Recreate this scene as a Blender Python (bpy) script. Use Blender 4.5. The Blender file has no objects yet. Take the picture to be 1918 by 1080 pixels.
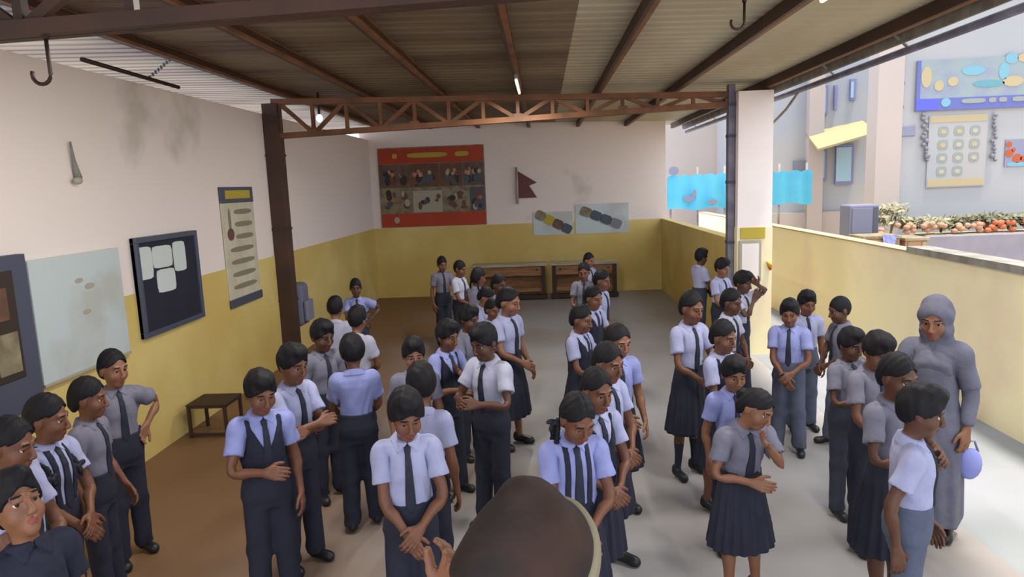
import bpy, bmesh, math, random
import numpy as np
from mathutils import Matrix, Vector
random.seed(7)
SC = bpy.context.scene
COL = SC.collection
# ---------------------------------------------------------------- camera (f = 1300 px for a 1918 px wide frame)
F, CX, CY, CAM_H = 1300., 959., 540., 2.4
_d = np.array([1017 - CX, 343 - CY, F]); _d /= np.linalg.norm(_d)            # where the room's long axis vanishes
_g = np.array([.039, 1., 0.]); _g[2] = -(_d[0] * _g[0] + _d[1] * _g[1]) / _d[2]; _g /= np.linalg.norm(_g)
RCV = np.stack([np.cross(_d, -_g), _d, -_g], 1)
cam = bpy.data.cameras.new('camera'); cam_ob = bpy.data.objects.new('camera', cam); COL.objects.link(cam_ob)
cam.sensor_fit = 'HORIZONTAL'; cam.sensor_width = 36; cam.lens = 36 * F / 1918; cam.clip_end = 400; cam.clip_start = .05
_m = np.eye(4); _m[:3, 0] = RCV.T @ [1, 0, 0]; _m[:3, 1] = -(RCV.T @ [0, 1, 0]); _m[:3, 2] = -(RCV.T @ [0, 0, 1]); _m[2, 3] = CAM_H
cam_ob.matrix_world = Matrix(_m.tolist()); SC.camera = cam_ob
def at(px, py, X=None, Y=None, Z=None):
    r = RCV.T @ np.array([px - CX, py - CY, F])
    t = r[0] and X / r[0] if X is not None else (Y / r[1] if Y is not None else (Z - CAM_H) / r[2])
    return np.array([0, 0, CAM_H]) + t * r
# ---------------------------------------------------------------- sky, sun, exposure
w = bpy.data.worlds.new('sky'); SC.world = w; w.use_nodes = True
nt = w.node_tree; bg = nt.nodes['Background']
bg.inputs[0].default_value = (.80, .86, 1.0, 1); bg.inputs[1].default_value = 1.7
sun = bpy.data.lights.new('sun', 'SUN'); sun.energy = 4.5; sun.angle = math.radians(8); sun.color = (1, .93, .82)
sun_ob = bpy.data.objects.new('sun', sun); COL.objects.link(sun_ob)
sun_ob.rotation_euler = Vector((-.16, .10, -1.0)).to_track_quat('-Z', 'Y').to_euler()
TUBE_W = 42.                                                                 # each tube light, the two added ones included
vs = SC.view_settings; vs.view_transform = 'Standard'; vs.look = 'None'; vs.exposure = 0.6; vs.gamma = 1; vs.use_curve_mapping = False
# ---------------------------------------------------------------- materials
M = {}
def srgb(r, g, b):
    return tuple((c / 12.92 if c <= .04045 else ((c + .055) / 1.055)**2.4) for c in (r / 255, g / 255, b / 255)) + (1,)
def mat(name, rgb, rough=.8, metal=0, var=.0, scale=6, bump=0, bscale=40, spec=.3, rgb2=None, emit=0, stretch=None, lo=.35, hi=.65, detail=4):
    m = bpy.data.materials.new(name); m.use_nodes = True; n = m.node_tree; b = n.nodes['Principled BSDF']
    c = srgb(*rgb); b.inputs['Base Color'].default_value = c; b.inputs['Roughness'].default_value = rough; b.inputs['Metallic'].default_value = metal
    b.inputs['Specular IOR Level'].default_value = spec
    tc = n.nodes.new('ShaderNodeTexCoord'); src = tc.outputs['Object']
    if stretch:
        mp = n.nodes.new('ShaderNodeMapping'); mp.inputs['Scale'].default_value = stretch; n.links.new(src, mp.inputs[0]); src = mp.outputs[0]
    if var or rgb2:
        t = n.nodes.new('ShaderNodeTexNoise'); t.inputs['Scale'].default_value = scale; t.inputs['Detail'].default_value = detail; n.links.new(src, t.inputs['Vector'])
        r = n.nodes.new('ShaderNodeValToRGB'); r.color_ramp.elements[0].position = lo; r.color_ramp.elements[1].position = hi
        r.color_ramp.elements[0].color = srgb(*rgb2) if rgb2 else tuple(x * (1 - var) for x in c[:3]) + (1,)
        r.color_ramp.elements[1].color = c if rgb2 else tuple(min(1, x * (1 + var)) for x in c[:3]) + (1,)
        n.links.new(t.outputs['Fac'], r.inputs[0]); n.links.new(r.outputs[0], b.inputs['Base Color'])
    if bump:
        t = n.nodes.new('ShaderNodeTexNoise'); t.inputs['Scale'].default_value = bscale; n.links.new(src, t.inputs['Vector'])
        bp = n.nodes.new('ShaderNodeBump'); bp.inputs['Strength'].default_value = bump; bp.inputs['Distance'].default_value = .01
        n.links.new(t.outputs['Fac'], bp.inputs['Height']); n.links.new(bp.outputs[0], b.inputs['Normal'])
    if emit: b.inputs['Emission Color'].default_value = c; b.inputs['Emission Strength'].default_value = emit
    M[name] = m; return m
for i, (a, b_) in enumerate((((112, 72, 52), (118, 62, 55)), ((90, 58, 43), (98, 52, 47)), ((130, 88, 64), (135, 72, 64)))):
    mat('skin%d' % i, a, .5, var=.10, scale=9, spec=.4); mat('lip%d' % i, b_, .45)
mat('hair', (24, 22, 25), .6, var=.2, scale=40, bump=.3, bscale=150, spec=.2)
mat('eye', (205, 200, 195), .3); mat('iris', (32, 22, 18), .2)
mat('shirt', (158, 160, 190), .85, var=.05, scale=14, bump=.25, bscale=30)
mat('shirt_white', (172, 172, 190), .85, var=.05, scale=14, bump=.25, bscale=30)
mat('shirt_blue', (138, 144, 192), .85, var=.06, scale=14, bump=.25, bscale=30)
mat('shirt_grey', (114, 112, 126), .85, var=.07, scale=14, bump=.25, bscale=30)
mat('tie', (40, 42, 56), .7, var=.1, scale=20); mat('vest', (38, 40, 54), .9, var=.1, scale=20, bump=.3, bscale=120)
mat('navy', (42, 43, 56), .9, var=.10, scale=10, bump=.25, bscale=40); mat('charcoal', (58, 60, 72), .9, var=.10, scale=10, bump=.25, bscale=40)
mat('slate', (84, 90, 108), .9, var=.10, scale=10, bump=.25, bscale=40)
mat('shoe', (28, 28, 32), .45, spec=.5); mat('socks_navy', (44, 45, 58), .9); mat('socks_white', (190, 190, 196), .9); mat('ribbon', (38, 38, 50), .7)
mat('scarf_grey', (98, 97, 110), .9, var=.12, scale=9, bump=.3); mat('gown_grey', (102, 102, 116), .9, var=.1, scale=8, bump=.3)
mat('scarf_brown', (60, 38, 27), .75, rgb2=(27, 23, 21), scale=5, bump=.3)
mat('wall_white', (238, 224, 214), .85, rgb2=(208, 198, 184), scale=.5, lo=.27, hi=.33, bump=.08, bscale=8, detail=5)
mat('dado_yellow', (226, 204, 132), .6, rgb2=(210, 182, 104), scale=.6, lo=.4, hi=.6, bump=.05, bscale=6)
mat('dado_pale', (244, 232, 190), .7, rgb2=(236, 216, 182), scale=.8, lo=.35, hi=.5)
mat('cement', (154, 152, 152), .5, rgb2=(134, 126, 120), scale=.4, lo=.30, hi=.55, bump=.08, bscale=14, spec=.4)
mat('paving', (140, 142, 147), .8, rgb2=(128, 132, 134), scale=.9, lo=.4, hi=.6)
mat('earth', (176, 158, 124), .9, rgb2=(172, 152, 136), scale=.25, lo=.4, hi=.6)
mat('roof_sheet', (128, 112, 90), .6, rgb2=(100, 80, 66), scale=.8, lo=.36, hi=.6, stretch=(.35, 1.6, 1), spec=.25)
mat('roof_daylit', (186, 176, 150), .6, rgb2=(166, 152, 128), scale=1.2, stretch=(1, .3, 1))  # lighter roof sheet colour: daylight from the open side put into the tone
mat('rust_paint', (130, 86, 56), .6, rgb2=(98, 66, 46), scale=3, lo=.35, hi=.6)
mat('purlin_dark', (62, 48, 42), .6, rgb2=(84, 58, 46), scale=2.5, lo=.3, hi=.7)
mat('steel_grey', (128, 126, 140), .5, rgb2=(104, 100, 112), scale=5, metal=.2)
mat('iron', (62, 48, 42), .5, metal=.4); mat('galv', (150, 148, 138), .5, rgb2=(120, 114, 104), scale=6)
mat('wood', (158, 116, 80), .6, rgb2=(128, 92, 64), scale=3, stretch=(1, 8, 8)); mat('wood_top', (184, 176, 152), .5, rgb2=(160, 146, 116), scale=3, stretch=(1, 8, 8))
mat('wood_dark', (62, 46, 36), .6); mat('carton', (160, 122, 98), .8, var=.08)
mat('board_navy', (38, 39, 52), .7, var=.12, scale=5); mat('frame_grey', (74, 80, 96), .4, spec=.5); mat('paper', (206, 212, 206), .8)
mat('whiteboard', (196, 206, 204), .35, rgb2=(186, 188, 180), scale=1.1, lo=.4, hi=.5, spec=.5)
mat('red', (176, 66, 40), .55, var=.06, scale=3); mat('gold', (186, 164, 62), .6); mat('maroon', (112, 74, 72), .8)
mat('ph_brown', (124, 82, 58), .5, rgb2=(90, 70, 56), scale=7); mat('ph_olive', (150, 142, 114), .5, rgb2=(118, 104, 80), scale=8); mat('ph_mauve', (118, 88, 82), .5, rgb2=(96, 74, 62), scale=8)
mat('ph_dark', (58, 48, 42), .5); mat('ph_slate', (80, 88, 98), .5); mat('ph_skin', (190, 130, 104), .5); mat('ph_pale', (170, 164, 146), .5); mat('ph_flame', (200, 100, 66), .5)
mat('chart', (206, 200, 174), .7, rgb2=(192, 184, 158), scale=4); mat('chart_ink', (138, 128, 108), .7); mat('chart_head', (150, 128, 78), .6)
mat('tarp', (96, 186, 216), .6, rgb2=(80, 172, 202), scale=1.5, lo=.3, hi=.7); mat('tarp_dark', (128, 170, 186), .6)
mat('facade', (158, 162, 166), .8, rgb2=(164, 164, 164), scale=.3); mat('facade_pink', (178, 166, 158), .8, rgb2=(172, 162, 156), scale=.4)
mat('facade_blue', (152, 158, 166), .8, rgb2=(164, 162, 160), scale=.5); mat('awning', (156, 144, 108), .7); mat('lilac', (121, 124, 163), .6); mat('lilac_pale', (129, 132, 152), .6)
mat('glass_blue', (150, 180, 196), .15, spec=.6); mat('banner_pic', (136, 150, 152), .5, rgb2=(131, 140, 156), scale=2.2, lo=.4, hi=.55); mat('banner_blue', (94, 100, 160), .5); mat('banner_deep', (86, 92, 208), .5)
mat('cyan', (112, 160, 176), .5); mat('cyan_deep', (94, 144, 156), .5); mat('cream', (171, 158, 124), .6); mat('pale_green', (137, 144, 137), .6); mat('garland', (120, 122, 130), .7); mat('orange_red', (170, 84, 48), .6)
mat('pillar_white', (240, 228, 220), .85, var=.02, scale=2)
mat('planter', (130, 128, 138), .8, var=.06, scale=4); mat('leaf', (108, 108, 86), .8, var=.3, scale=5); mat('leaf_pale', (146, 140, 112), .8, var=.2, scale=5); mat('petal', (176, 100, 68), .7); mat('petal_pale', (168, 132, 108), .7)
mat('speaker', (112, 114, 132), .6); mat('speaker_dark', (78, 80, 96), .6); mat('cloth_blue', (134, 140, 200), .8); mat('bulb', (214, 222, 236), .2, emit=.9); mat('tube_glow', (226, 220, 206), .3, emit=.8)
mat('cream_trim', (132, 122, 98), .8)

# trodden brown earth spread over the cement along the long wall
_n = M['cement'].node_tree; _b = _n.nodes['Principled BSDF']; _src = _b.inputs['Base Color'].links[0].from_socket
_tc = _n.nodes.new('ShaderNodeTexCoord'); _sx = _n.nodes.new('ShaderNodeSeparateXYZ'); _n.links.new(_tc.outputs['Object'], _sx.inputs[0])
_mr = _n.nodes.new('ShaderNodeMapRange'); _mr.inputs[1].default_value = 0.6; _mr.inputs[2].default_value = -3.4; _n.links.new(_sx.outputs[0], _mr.inputs[0])
_nz = _n.nodes.new('ShaderNodeTexNoise'); _nz.inputs['Scale'].default_value = .7; _nz.inputs['Detail'].default_value = 5; _n.links.new(_tc.outputs['Object'], _nz.inputs['Vector'])
_ad = _n.nodes.new('ShaderNodeMath'); _ad.operation = 'MULTIPLY_ADD'; _ad.inputs[1].default_value = .9; _n.links.new(_nz.outputs['Fac'], _ad.inputs[0]); _n.links.new(_mr.outputs[0], _ad.inputs[2])
_r2 = _n.nodes.new('ShaderNodeMapRange'); _r2.inputs[1].default_value = .6; _r2.inputs[2].default_value = 1.25; _n.links.new(_ad.outputs[0], _r2.inputs[0])
_mx = _n.nodes.new('ShaderNodeMix'); _mx.data_type = 'RGBA'; _n.links.new(_r2.outputs[0], _mx.inputs[0]); _n.links.new(_src, _mx.inputs[6]); _mx.inputs[7].default_value = srgb(126, 94, 68)
_n.links.new(_mx.outputs[2], _b.inputs['Base Color'])
# ---------------------------------------------------------------- figures
def smin(a, b, k):
    if k <= 0: return np.minimum(a, b)
    h = np.maximum(k - np.abs(a - b), 0) / k
    return np.minimum(a, b) - h * h * k * .25

def axis(*segs):
    out = []
    for a, b, s in segs:
        n = max(1, int(round((b - a) / s)))
        out.append(np.linspace(a, b, n, endpoint=False))
    out.append(np.array([segs[-1][1]]))
    return np.concatenate(out)

class Field:
    """signed distance sampled on a (non-uniform) grid; negative inside"""
    def __init__(s, xs, ys, zs):
        s.ax = (xs, ys, zs); s.F = np.full((len(xs), len(ys), len(zs)), .3)
    def box(s, lo, hi):
        sl = []
        for a, l, h in zip(s.ax, lo, hi):
            sl.append(slice(max(0, np.searchsorted(a, l) - 1), min(len(a), np.searchsorted(a, h) + 2)))
        return tuple(sl)
    def pts(s, sl):
        return (s.ax[0][sl[0]][:, None, None], s.ax[1][sl[1]][None, :, None], s.ax[2][sl[2]][None, None, :])
    def put(s, fn, lo, hi, k, sub=False):
        sl = s.box(lo, hi)
        if any(q.start >= q.stop for q in sl): return
        dd = fn(*s.pts(sl))
        s.F[sl] = -smin(-s.F[sl], dd, k) if sub else smin(s.F[sl], dd, k)
    def cap(s, a, b, ra, rb=None, k=.02, sub=False):
        a = np.array(a, float); b = np.array(b, float); rb = ra if rb is None else rb
        ab = b - a; L = ab @ ab + 1e-12; m = max(ra, rb) + k + .02
        def fn(x, y, z):
            t = np.clip(((x - a[0]) * ab[0] + (y - a[1]) * ab[1] + (z - a[2]) * ab[2]) / L, 0, 1)
            return np.sqrt((x - a[0] - t * ab[0])**2 + (y - a[1] - t * ab[1])**2 + (z - a[2] - t * ab[2])**2) - (ra + (rb - ra) * t)
        s.put(fn, np.minimum(a, b) - m, np.maximum(a, b) + m, k, sub)
    def ell(s, c, r, k=.02, sub=False):
        c = np.array(c, float); r = np.array(r, float); m = r + k + .02
        def fn(x, y, z):
            X, Y, Z = (x - c[0]) / r[0], (y - c[1]) / r[1], (z - c[2]) / r[2]
            k0 = np.sqrt(X * X + Y * Y + Z * Z) + 1e-6
            k1 = np.sqrt((X / r[0])**2 + (Y / r[1])**2 + (Z / r[2])**2) + 1e-6
            return k0 * (k0 - 1) / k1
        s.put(fn, c - m, c + m, k, sub)
    def loft(s, prof, off=0, k=.03, pleat=0):
        """prof rows: z, half width, half depth, y centre"""
        p = np.array(prof, float); zs = p[:, 0]
        m = p[:, 1:3].max() + .06
        def fn(x, y, z):
            A = np.interp(z, zs, p[:, 1]) + off; B = np.interp(z, zs, p[:, 2]) + off; C = np.interp(z, zs, p[:, 3])
            yy = y - C
            q = np.sqrt((x / A)**2 + (yy / B)**2)
            dd = (q - 1) * np.minimum(A, B)
            if pleat:
                th = np.arctan2(yy / B, x / A)
                dd = dd + pleat * np.clip((zs[-1] - z) / (zs[-1] - zs[0]) * 1.6, .1, 1) * np.sin(th * 18 + 1.3 * np.sin(th * 3))
            return np.maximum(dd, np.maximum(zs[0] - off - z, z - zs[-1] - off))
        s.put(fn, (-m, -m, zs[0] - .08), (m, m, zs[-1] + .08), k)
    def cut(s, fn):
        s.F = np.maximum(s.F, fn(*s.pts((slice(None),) * 3)))
    def add(s, fn):
        s.F = s.F + fn(*s.pts((slice(None),) * 3))
    def mesh(s):
        F = s.F.copy()
        F[0] = F[-1] = .1; F[:, 0] = F[:, -1] = .1; F[:, :, 0] = F[:, :, -1] = .1
        F[F == 0] = 1e-6
        n = F.shape; ins = F < 0
        acc = np.zeros((n[0], n[1], n[2], 3), np.float32); cnt = np.zeros(n, np.int16); quads = []
        for A in range(3):
            B, C = (A + 1) % 3, (A + 2) % 3
            sl0 = [slice(None)] * 3; sl1 = [slice(None)] * 3
            sl0[A] = slice(0, -1); sl1[A] = slice(1, None)
            idx = np.argwhere(ins[tuple(sl0)] != ins[tuple(sl1)])
            if not len(idx): continue
            j = idx.copy(); j[:, A] += 1
            f0 = F[tuple(idx.T)]; f1 = F[tuple(j.T)]; t = f0 / (f0 - f1)
            P = np.stack([s.ax[q][idx[:, q]] for q in range(3)], 1)
            P[:, A] += t * (s.ax[A][j[:, A]] - s.ax[A][idx[:, A]])
            cells = []
            for db, dc in ((0, 0), (-1, 0), (-1, -1), (0, -1)):
                c = idx.copy(); c[:, B] += db; c[:, C] += dc; cells.append(c)
                np.add.at(acc, tuple(c.T), P); np.add.at(cnt, tuple(c.T), 1)
            lin = np.stack([np.ravel_multi_index(tuple(c.T), n) for c in cells], 1)
            flip = f0 > 0
            lin[flip] = lin[flip][:, ::-1]
            quads.append(lin)
        q = np.concatenate(quads)
        used, inv = np.unique(q, return_inverse=True)
        V = acc.reshape(-1, 3)[used] / cnt.reshape(-1)[used][:, None]
        return V.astype(float), inv.reshape(q.shape)

HB = 1.265; HS = 1.13                                   # head pivot and head scale
def hp(x, y, z): return (x * HS, .01 + (y - .01) * HS, HB + (z - 1.275) * HS)
U = np.array([.5, 0, -.866]); NV = np.array([-.866, 0, -.5])
SH = np.array([.145, .01, 1.185]); EL = SH + .25 * U; WR = EL + .22 * U
TORSO = [(.72, .10, .075, .012), (.76, .128, .095, .014), (.82, .133, .10, .012), (.90, .118, .088, .004), (1.0, .122, .09, 0),
         (1.08, .136, .097, 0), (1.14, .148, .094, .004), (1.19, .138, .078, .01), (1.225, .09, .056, .014), (1.26, .045, .044, .014)]
def mir(p, sx): return (p[0] * sx, p[1], p[2])

def head_prims(f, off=0, face=True):
    o = off
    f.ell(hp(0, .012, 1.405), (.0735 * HS + o, .0915 * HS + o, .093 * HS + o), .02)
    if face:
        f.ell(hp(0, -.022, 1.338), (.054 * HS, .062 * HS, .058 * HS), .04)
        f.ell(hp(0, -.062, 1.297), (.024, .02, .018), .03)
        for s in (-1, 1):
            f.ell(hp(s * .04, -.05, 1.352), (.025, .028, .028), .025)            # cheeks
            f.ell(hp(s * .031, -.097, 1.386), (.021, .022, .0145), .012, True)   # eye sockets
            f.cap(hp(s * .014, -.083, 1.407), hp(s * .044, -.072, 1.409), .009, k=.014)   # brow
            f.ell(hp(s * .077, .012, 1.378), (.010, .023, .034), .010)           # ear
            f.ell(hp(s * .011, -.096, 1.348), (.0095, .011, .009), .008)         # nostril wing
            f.cap(hp(s * .018, -.082, 1.3955), hp(s * .045, -.0745, 1.393), .0062, k=.004)  # upper lid
        f.cap(hp(0, -.086, 1.392), hp(0, -.104, 1.354), .0085, .0125, .012)      # nose
        f.ell(hp(0, -.0835, 1.327), (.021, .012, .0065), .006)                   # lips
        f.ell(hp(0, -.081, 1.316), (.018, .012, .0065), .006)

def make_body(fine):
    h = .0052 if fine else .0085; m = 1 if fine else 1.5
    xs = axis((-.565, -.36, h * 1.15), (-.36, -.095, .014 * m), (-.095, .095, h), (.095, .36, .014 * m), (.36, .565, h * 1.15))
    ys = axis((-.17, .07, h), (.07, .16, .012 * m))
    zs = axis((-.02, .12, .012 * m), (.12, .54, .026 * m), (.54, .84, h * 1.1), (.84, 1.25, .019 * m), (1.25, 1.57, h))
    f = Field(xs, ys, zs)
    f.loft(TORSO, -.006)
    f.cap((0, .016, 1.2), (0, .006, 1.31), .042, .042, .03)
    for s in (-1, 1):
        f.cap(mir((.075, .01, .76), s), mir((.076, 0, .42), s), .07, .047, .03)
        f.cap(mir((.076, 0, .42), s), mir((.078, .012, .09), s), .046, .031, .02)
        f.ell(mir((.078, .022, .31), s), (.04, .044, .10), .02)
        f.cap(mir((.079, .03, .05), s), mir((.085, -.10, .03), s), .03, .022, .02)
    head_prims(f)
    for s in (-1, 1):
        f.cap(mir(SH + (-.03, 0, 0), s), mir(SH + .05 * U, s), .048, .043, .035)
        f.cap(mir(SH, s), mir(EL, s), .042, .033, .02)
        f.cap(mir(EL, s), mir(WR, s), .034, .022, .02)
        f.ell(mir(EL + .07 * U, s), (.033, .033, .05), .02)
        Y = np.array([0, 1., 0])
        for i, (yk, Lk) in enumerate(((-.030, .95), (-.0095, 1.04), (.0115, .97), (.031, .8))):
            b = WR + .075 * U + yk * Y + (0 if i < 3 else -.006) * U
            f.cap(mir(WR + yk * .45 * Y, s), mir(b, s), .015, .0125, .012)
            p = b; 
            for L, a, r in ((.036, 12, .0098), (.025, 38, .0092), (.02, 60, .0082)):
                ca, sa = math.cos(math.radians(a)), math.sin(math.radians(a))
                q = p + L * Lk * (ca * U + sa * NV)
                f.cap(mir(p, s), mir(q, s), r, r * .93, .003); p = q
        t0 = WR + .018 * U - .018 * Y; t1 = WR + .05 * U - .05 * Y + .014 * NV
        t2 = WR + .075 * U - .06 * Y + .022 * NV; t3 = WR + .095 * U - .062 * Y + .03 * NV
        f.cap(mir(t0, s), mir(t1, s), .0145, .0125, .01); f.cap(mir(t1, s), mir(t2, s), .0115, .0105, .004); f.cap(mir(t2, s), mir(t3, s), .0105, .0088, .003)
    return f.mesh()

def arm_sleeve(f, r0, r1, L, k=.035):
    for s in (-1, 1):
        f.cap(mir(SH + (-.035, 0, .0), s), mir(SH + .02 * U, s), r0, r0, k)
        a = SH; b = SH + (L + .06) * U
        f.cap(mir(a, s), mir(b, s), r0, r1, k)

def sleeve_cut(L):
    return lambda x, y, z: np.minimum((np.abs(x) - SH[0]) * U[0] + (z - SH[2]) * U[2] - L, (np.abs(x) - .176) * 3)

def folds(a, amp):
    return lambda x, y, z: amp * (np.sin(31 * z + 9 * x + 5 * np.sin(17 * x + 11 * y)) * np.sin(23 * x - 13 * y + 8 * z)) * np.clip(1.3 - np.abs(z - a) * 3.2, .2, 1)

def shirt_field(h, off, tuck, L=.155, box=((-.4, .4), (-.2, .2), (.66, 1.32))):
    f = Field(*[axis((a, b, h)) for a, b in box])
    prof = [(z, a, b, c) for z, a, b, c in TORSO]
    f.loft(prof, off, .01)
    arm_sleeve(f, .057 + off - .013, .067 + off - .013, L)
    f.add(folds(.93, .0045))
    f.cut(sleeve_cut(L + max(0, off - .013)))
    lo = .885 if tuck else .79
    f.cut(lambda x, y, z: lo + .012 * np.sin(9 * x + 3 * y) - z)
    f.cut(lambda x, y, z: z - 1.236 - .02 * (y > 0) - .15 * y)
    return f

def make_shirt(fine, tuck): return shirt_field(.0095 if fine else .0145, .014, tuck).mesh()

def make_collar(fine):
    h = .006 if fine else .009
    f = shirt_field(h, .021, True, box=((-.11, .11), (-.14, .12), (1.13, 1.29)))
    f2 = Field(*f.ax); f2.loft(TORSO, .021, .01)
    f.F = f2.F
    f.cut(lambda x, y, z: z - 1.256 - .12 * y)
    f.cut(lambda x, y, z: (np.where(y > 0, 1.222, 1.236 - .8 * np.clip(np.abs(x), 0, .058) + 2.2 * np.clip(np.abs(x) - .058, 0, 1)) - z) * .7)
    f.cut(lambda x, y, z: np.where(y < -.0, (.15 * np.clip(1.24 - z, 0, .1) + .003 - np.abs(x)), -1))
    return f.mesh()

def strip(fine, off, mask, box):
    h = .0055 if fine else .009
    f = shirt_field(h, off, True, box=box)
    for m in mask: f.cut(m)
    return f.mesh()

def make_tie(fine):
    return strip(fine, .026, [lambda x, y, z: np.abs(x) - np.interp(z, [.88, .92, 1.0, 1.19, 1.20, 1.235], [.003, .03, .027, .0155, .019, .021]), lambda x, y, z: y + .02],
                 ((-.05, .05), (-.18, .0), (.86, 1.25)))
def make_vest(fine):
    h = .0095 if fine else .0145
    f = shirt_field(h, .023, True)
    f.cut(lambda x, y, z: np.abs(x) - .148 + .35 * np.clip(z - 1.05, 0, 1) * .5)
    f.cut(lambda x, y, z: np.where(y < 0, np.minimum(.085, .52 * np.clip(z - 1.03, 0, 1)) - np.abs(x), -1))
    f.cut(lambda x, y, z: z - 1.232)
    return f.mesh()
def make_straps(fine):
    return strip(fine, .023, [lambda x, y, z: np.abs(np.abs(x) - .062) - .016, lambda x, y, z: -np.abs(y - .01) + .0], ((-.10, .10), (-.16, .16), (.88, 1.26)))

def make_trousers(fine):
    h = .0115 if fine else .017
    f = Field(axis((-.20, .20, h)), axis((-.17, .17, h)), axis((.035, .99, h)))
    f.loft([r for r in TORSO if r[0] <= 1.0], .025, .01)
    for s in (-1, 1):
        f.cap(mir((.073, .012, .78), s), mir((.079, 0, .42), s), .087, .068, .03)
        f.cap(mir((.079, 0, .42), s), mir((.083, .012, .02), s), .068, .064, .03)
    f.add(lambda x, y, z: .0045 * np.sin(38 * z + 14 * y) * np.sin(21 * y + 30 * x) * (np.exp(-((z - .42) / .09)**2) + 1.2 * np.exp(-((z - .1) / .09)**2) + .6 * np.exp(-((z - .74) / .06)**2)))
    f.cut(lambda x, y, z: z - .925); f.cut(lambda x, y, z: .055 - z)
    return f.mesh()

def make_skirt(fine, long=False):
    h = .0095 if fine else .0145; zb = .30 if long else .38
    f = Field(axis((-.29, .29, h)), axis((-.25, .25, h)), axis((zb - .03, .97, h)))
    f.loft([(zb, .222, .182, .01), (.6, .188, .158, .01), (.76, .165, .13, .012), (.85, .150, .114, .008), (.91, .137, .106, .004), (.94, .137, .106, .003)], 0, .01, .0085)
    f.cut(lambda x, y, z: zb - z)
    return f.mesh()

def make_gown(fine):
    h = .012 if fine else .017
    f = Field(axis((-.36, .36, h)), axis((-.24, .24, h)), axis((.05, 1.33, h)))
    f.loft([(.10, .215, .17, .01), (.5, .19, .15, .01), (.8, .165, .13, .01)], .01, .02, .007)
    f.loft([r for r in TORSO if r[0] > .74], .03, .03)
    arm_sleeve(f, .060, .064, .24)
    f.add(folds(.7, .006))
    f.cut(sleeve_cut(.23)); f.cut(lambda x, y, z: .11 - z)
    return f.mesh()

def make_forearm_sleeve(fine, side):
    h = .012 if fine else .017
    f = Field(axis((-.45, .45, h)), axis((-.1, .1, h)), axis((.74, 1.12, h)))
    for s in (side,): f.cap(mir(EL - .08 * U, s), mir(WR - .0 * U, s), .055, .042, .01)
    f.cut(lambda x, y, z: (np.abs(x) - WR[0]) * U[0] + (z - WR[2]) * U[2] + .02)
    return f.mesh()

def make_shoe(fine, s):
    h = .009 if fine else .013
    f = Field(axis((-.16, .16, h)), axis((-.18, .10, h)), axis((-.02, .14, h)))
    f.cap(mir((.079, .03, .05), s), mir((.086, -.105, .03), s), .038, .033, .02)
    f.cap(mir((.079, .035, .05), s), mir((.079, .03, .095), s), .04, .037, .02)
    f.ell(mir((.085, -.09, .03), s), (.037, .058, .032), .02)
    f.cut(lambda x, y, z: .0015 - z); f.cut(lambda x, y, z: z - .1)
    return f.mesh()

def hairline(y, kind):
    if kind == 'girl': return np.interp(y, [-.11, -.075, -.04, .0, .03, .06, .12], [1.452, 1.446, 1.425, 1.40, 1.36, 1.31, 1.29])
    return np.interp(y, [-.11, -.075, -.045, -.015, .02, .05, .12], [1.430, 1.424, 1.408, 1.374, 1.368, 1.325, 1.305])
def make_hair(fine, kind):
    h = .0062 if fine else .0095
    f = Field(axis((-.125, .125, h)), axis((-.14, .15, h)), axis((1.22, 1.60, h)))
    o = {'boy': .014, 'crop': .008, 'girl': .012, 'puff': .021}[kind]
    head_prims(f, o, face=False)
    if kind in ('boy', 'puff'):
        f.ell(hp(0, -.035, 1.475), (.068, .07, .042), .03)
        f.add(lambda x, y, z: .0035 * np.sin(90 * x + 30 * y) * np.sin(70 * y - 40 * z))
    if kind == 'girl':
        f.ell(hp(0, .07, 1.36), (.06, .045, .06), .04)
        f.add(lambda x, y, z: .0045 * np.exp(-(x / .006)**2) * (y < .08) * (z > 1.4) + .0014 * np.sin(160 * y + 60 * z))
    hy = lambda y: (y - .01) / HS + .01
    f.cut(lambda x, y, z: ((hairline(hy(y), kind) - 1.275) * HS + HB + .014 * np.cos(np.clip(x / .07, -1, 1) * 3.14) * (y < -.03) - z) * .8)
    return f.mesh()

def braid_path(s, kind):
    if kind == 'loop':
        return [hp(s * .07, .055, 1.35), (s * .10, .06, 1.27), (s * .112, .03, 1.20), (s * .115, .0, 1.16), (s * .105, -.02, 1.19), (s * .098, .01, 1.25), hp(s * .074, .045, 1.335)]
    return [hp(s * .07, .06, 1.345), (s * .10, .065, 1.26), (s * .108, .03, 1.20), (s * .10, -.075, 1.14), (s * .095, -.115, 1.05)]
def make_braid(fine, s, kind):
    h = .0065 if fine else .0095
    f = Field(axis((-.16, .16, h)), axis((-.17, .13, h)), axis((.98, 1.42, h)))
    P = [np.array(p) for p in braid_path(s, kind)]
    for a, b in zip(P, P[1:]):
        n = max(2, int(np.linalg.norm(b - a) / .022))
        for i in range(n):
            f.ell(a + (b - a) * (i + .5) / n, (.0165, .0165, .0155), .006)
    return f.mesh()
def make_ribbon(fine, s, kind):
    h = .006 if fine else .009
    f = Field(axis((-.2, .2, h)), axis((-.17, .13, h)), axis((1.0, 1.42, h)))
    c = np.array(hp(s * .086, .055, 1.33)) if kind == 'loop' else np.array((s * .097, -.10, 1.085))
    f.ell(c, (.017, .017, .017), .006)
    for dx, dz in ((.034, .012), (-.03, .014), (.02, -.034), (-.012, -.036)):
        f.ell(c + (s * dx, 0, dz), (.028 if dz > 0 else .014, .011, .017 if dz > 0 else .03), .006)
    return f.mesh()
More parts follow.
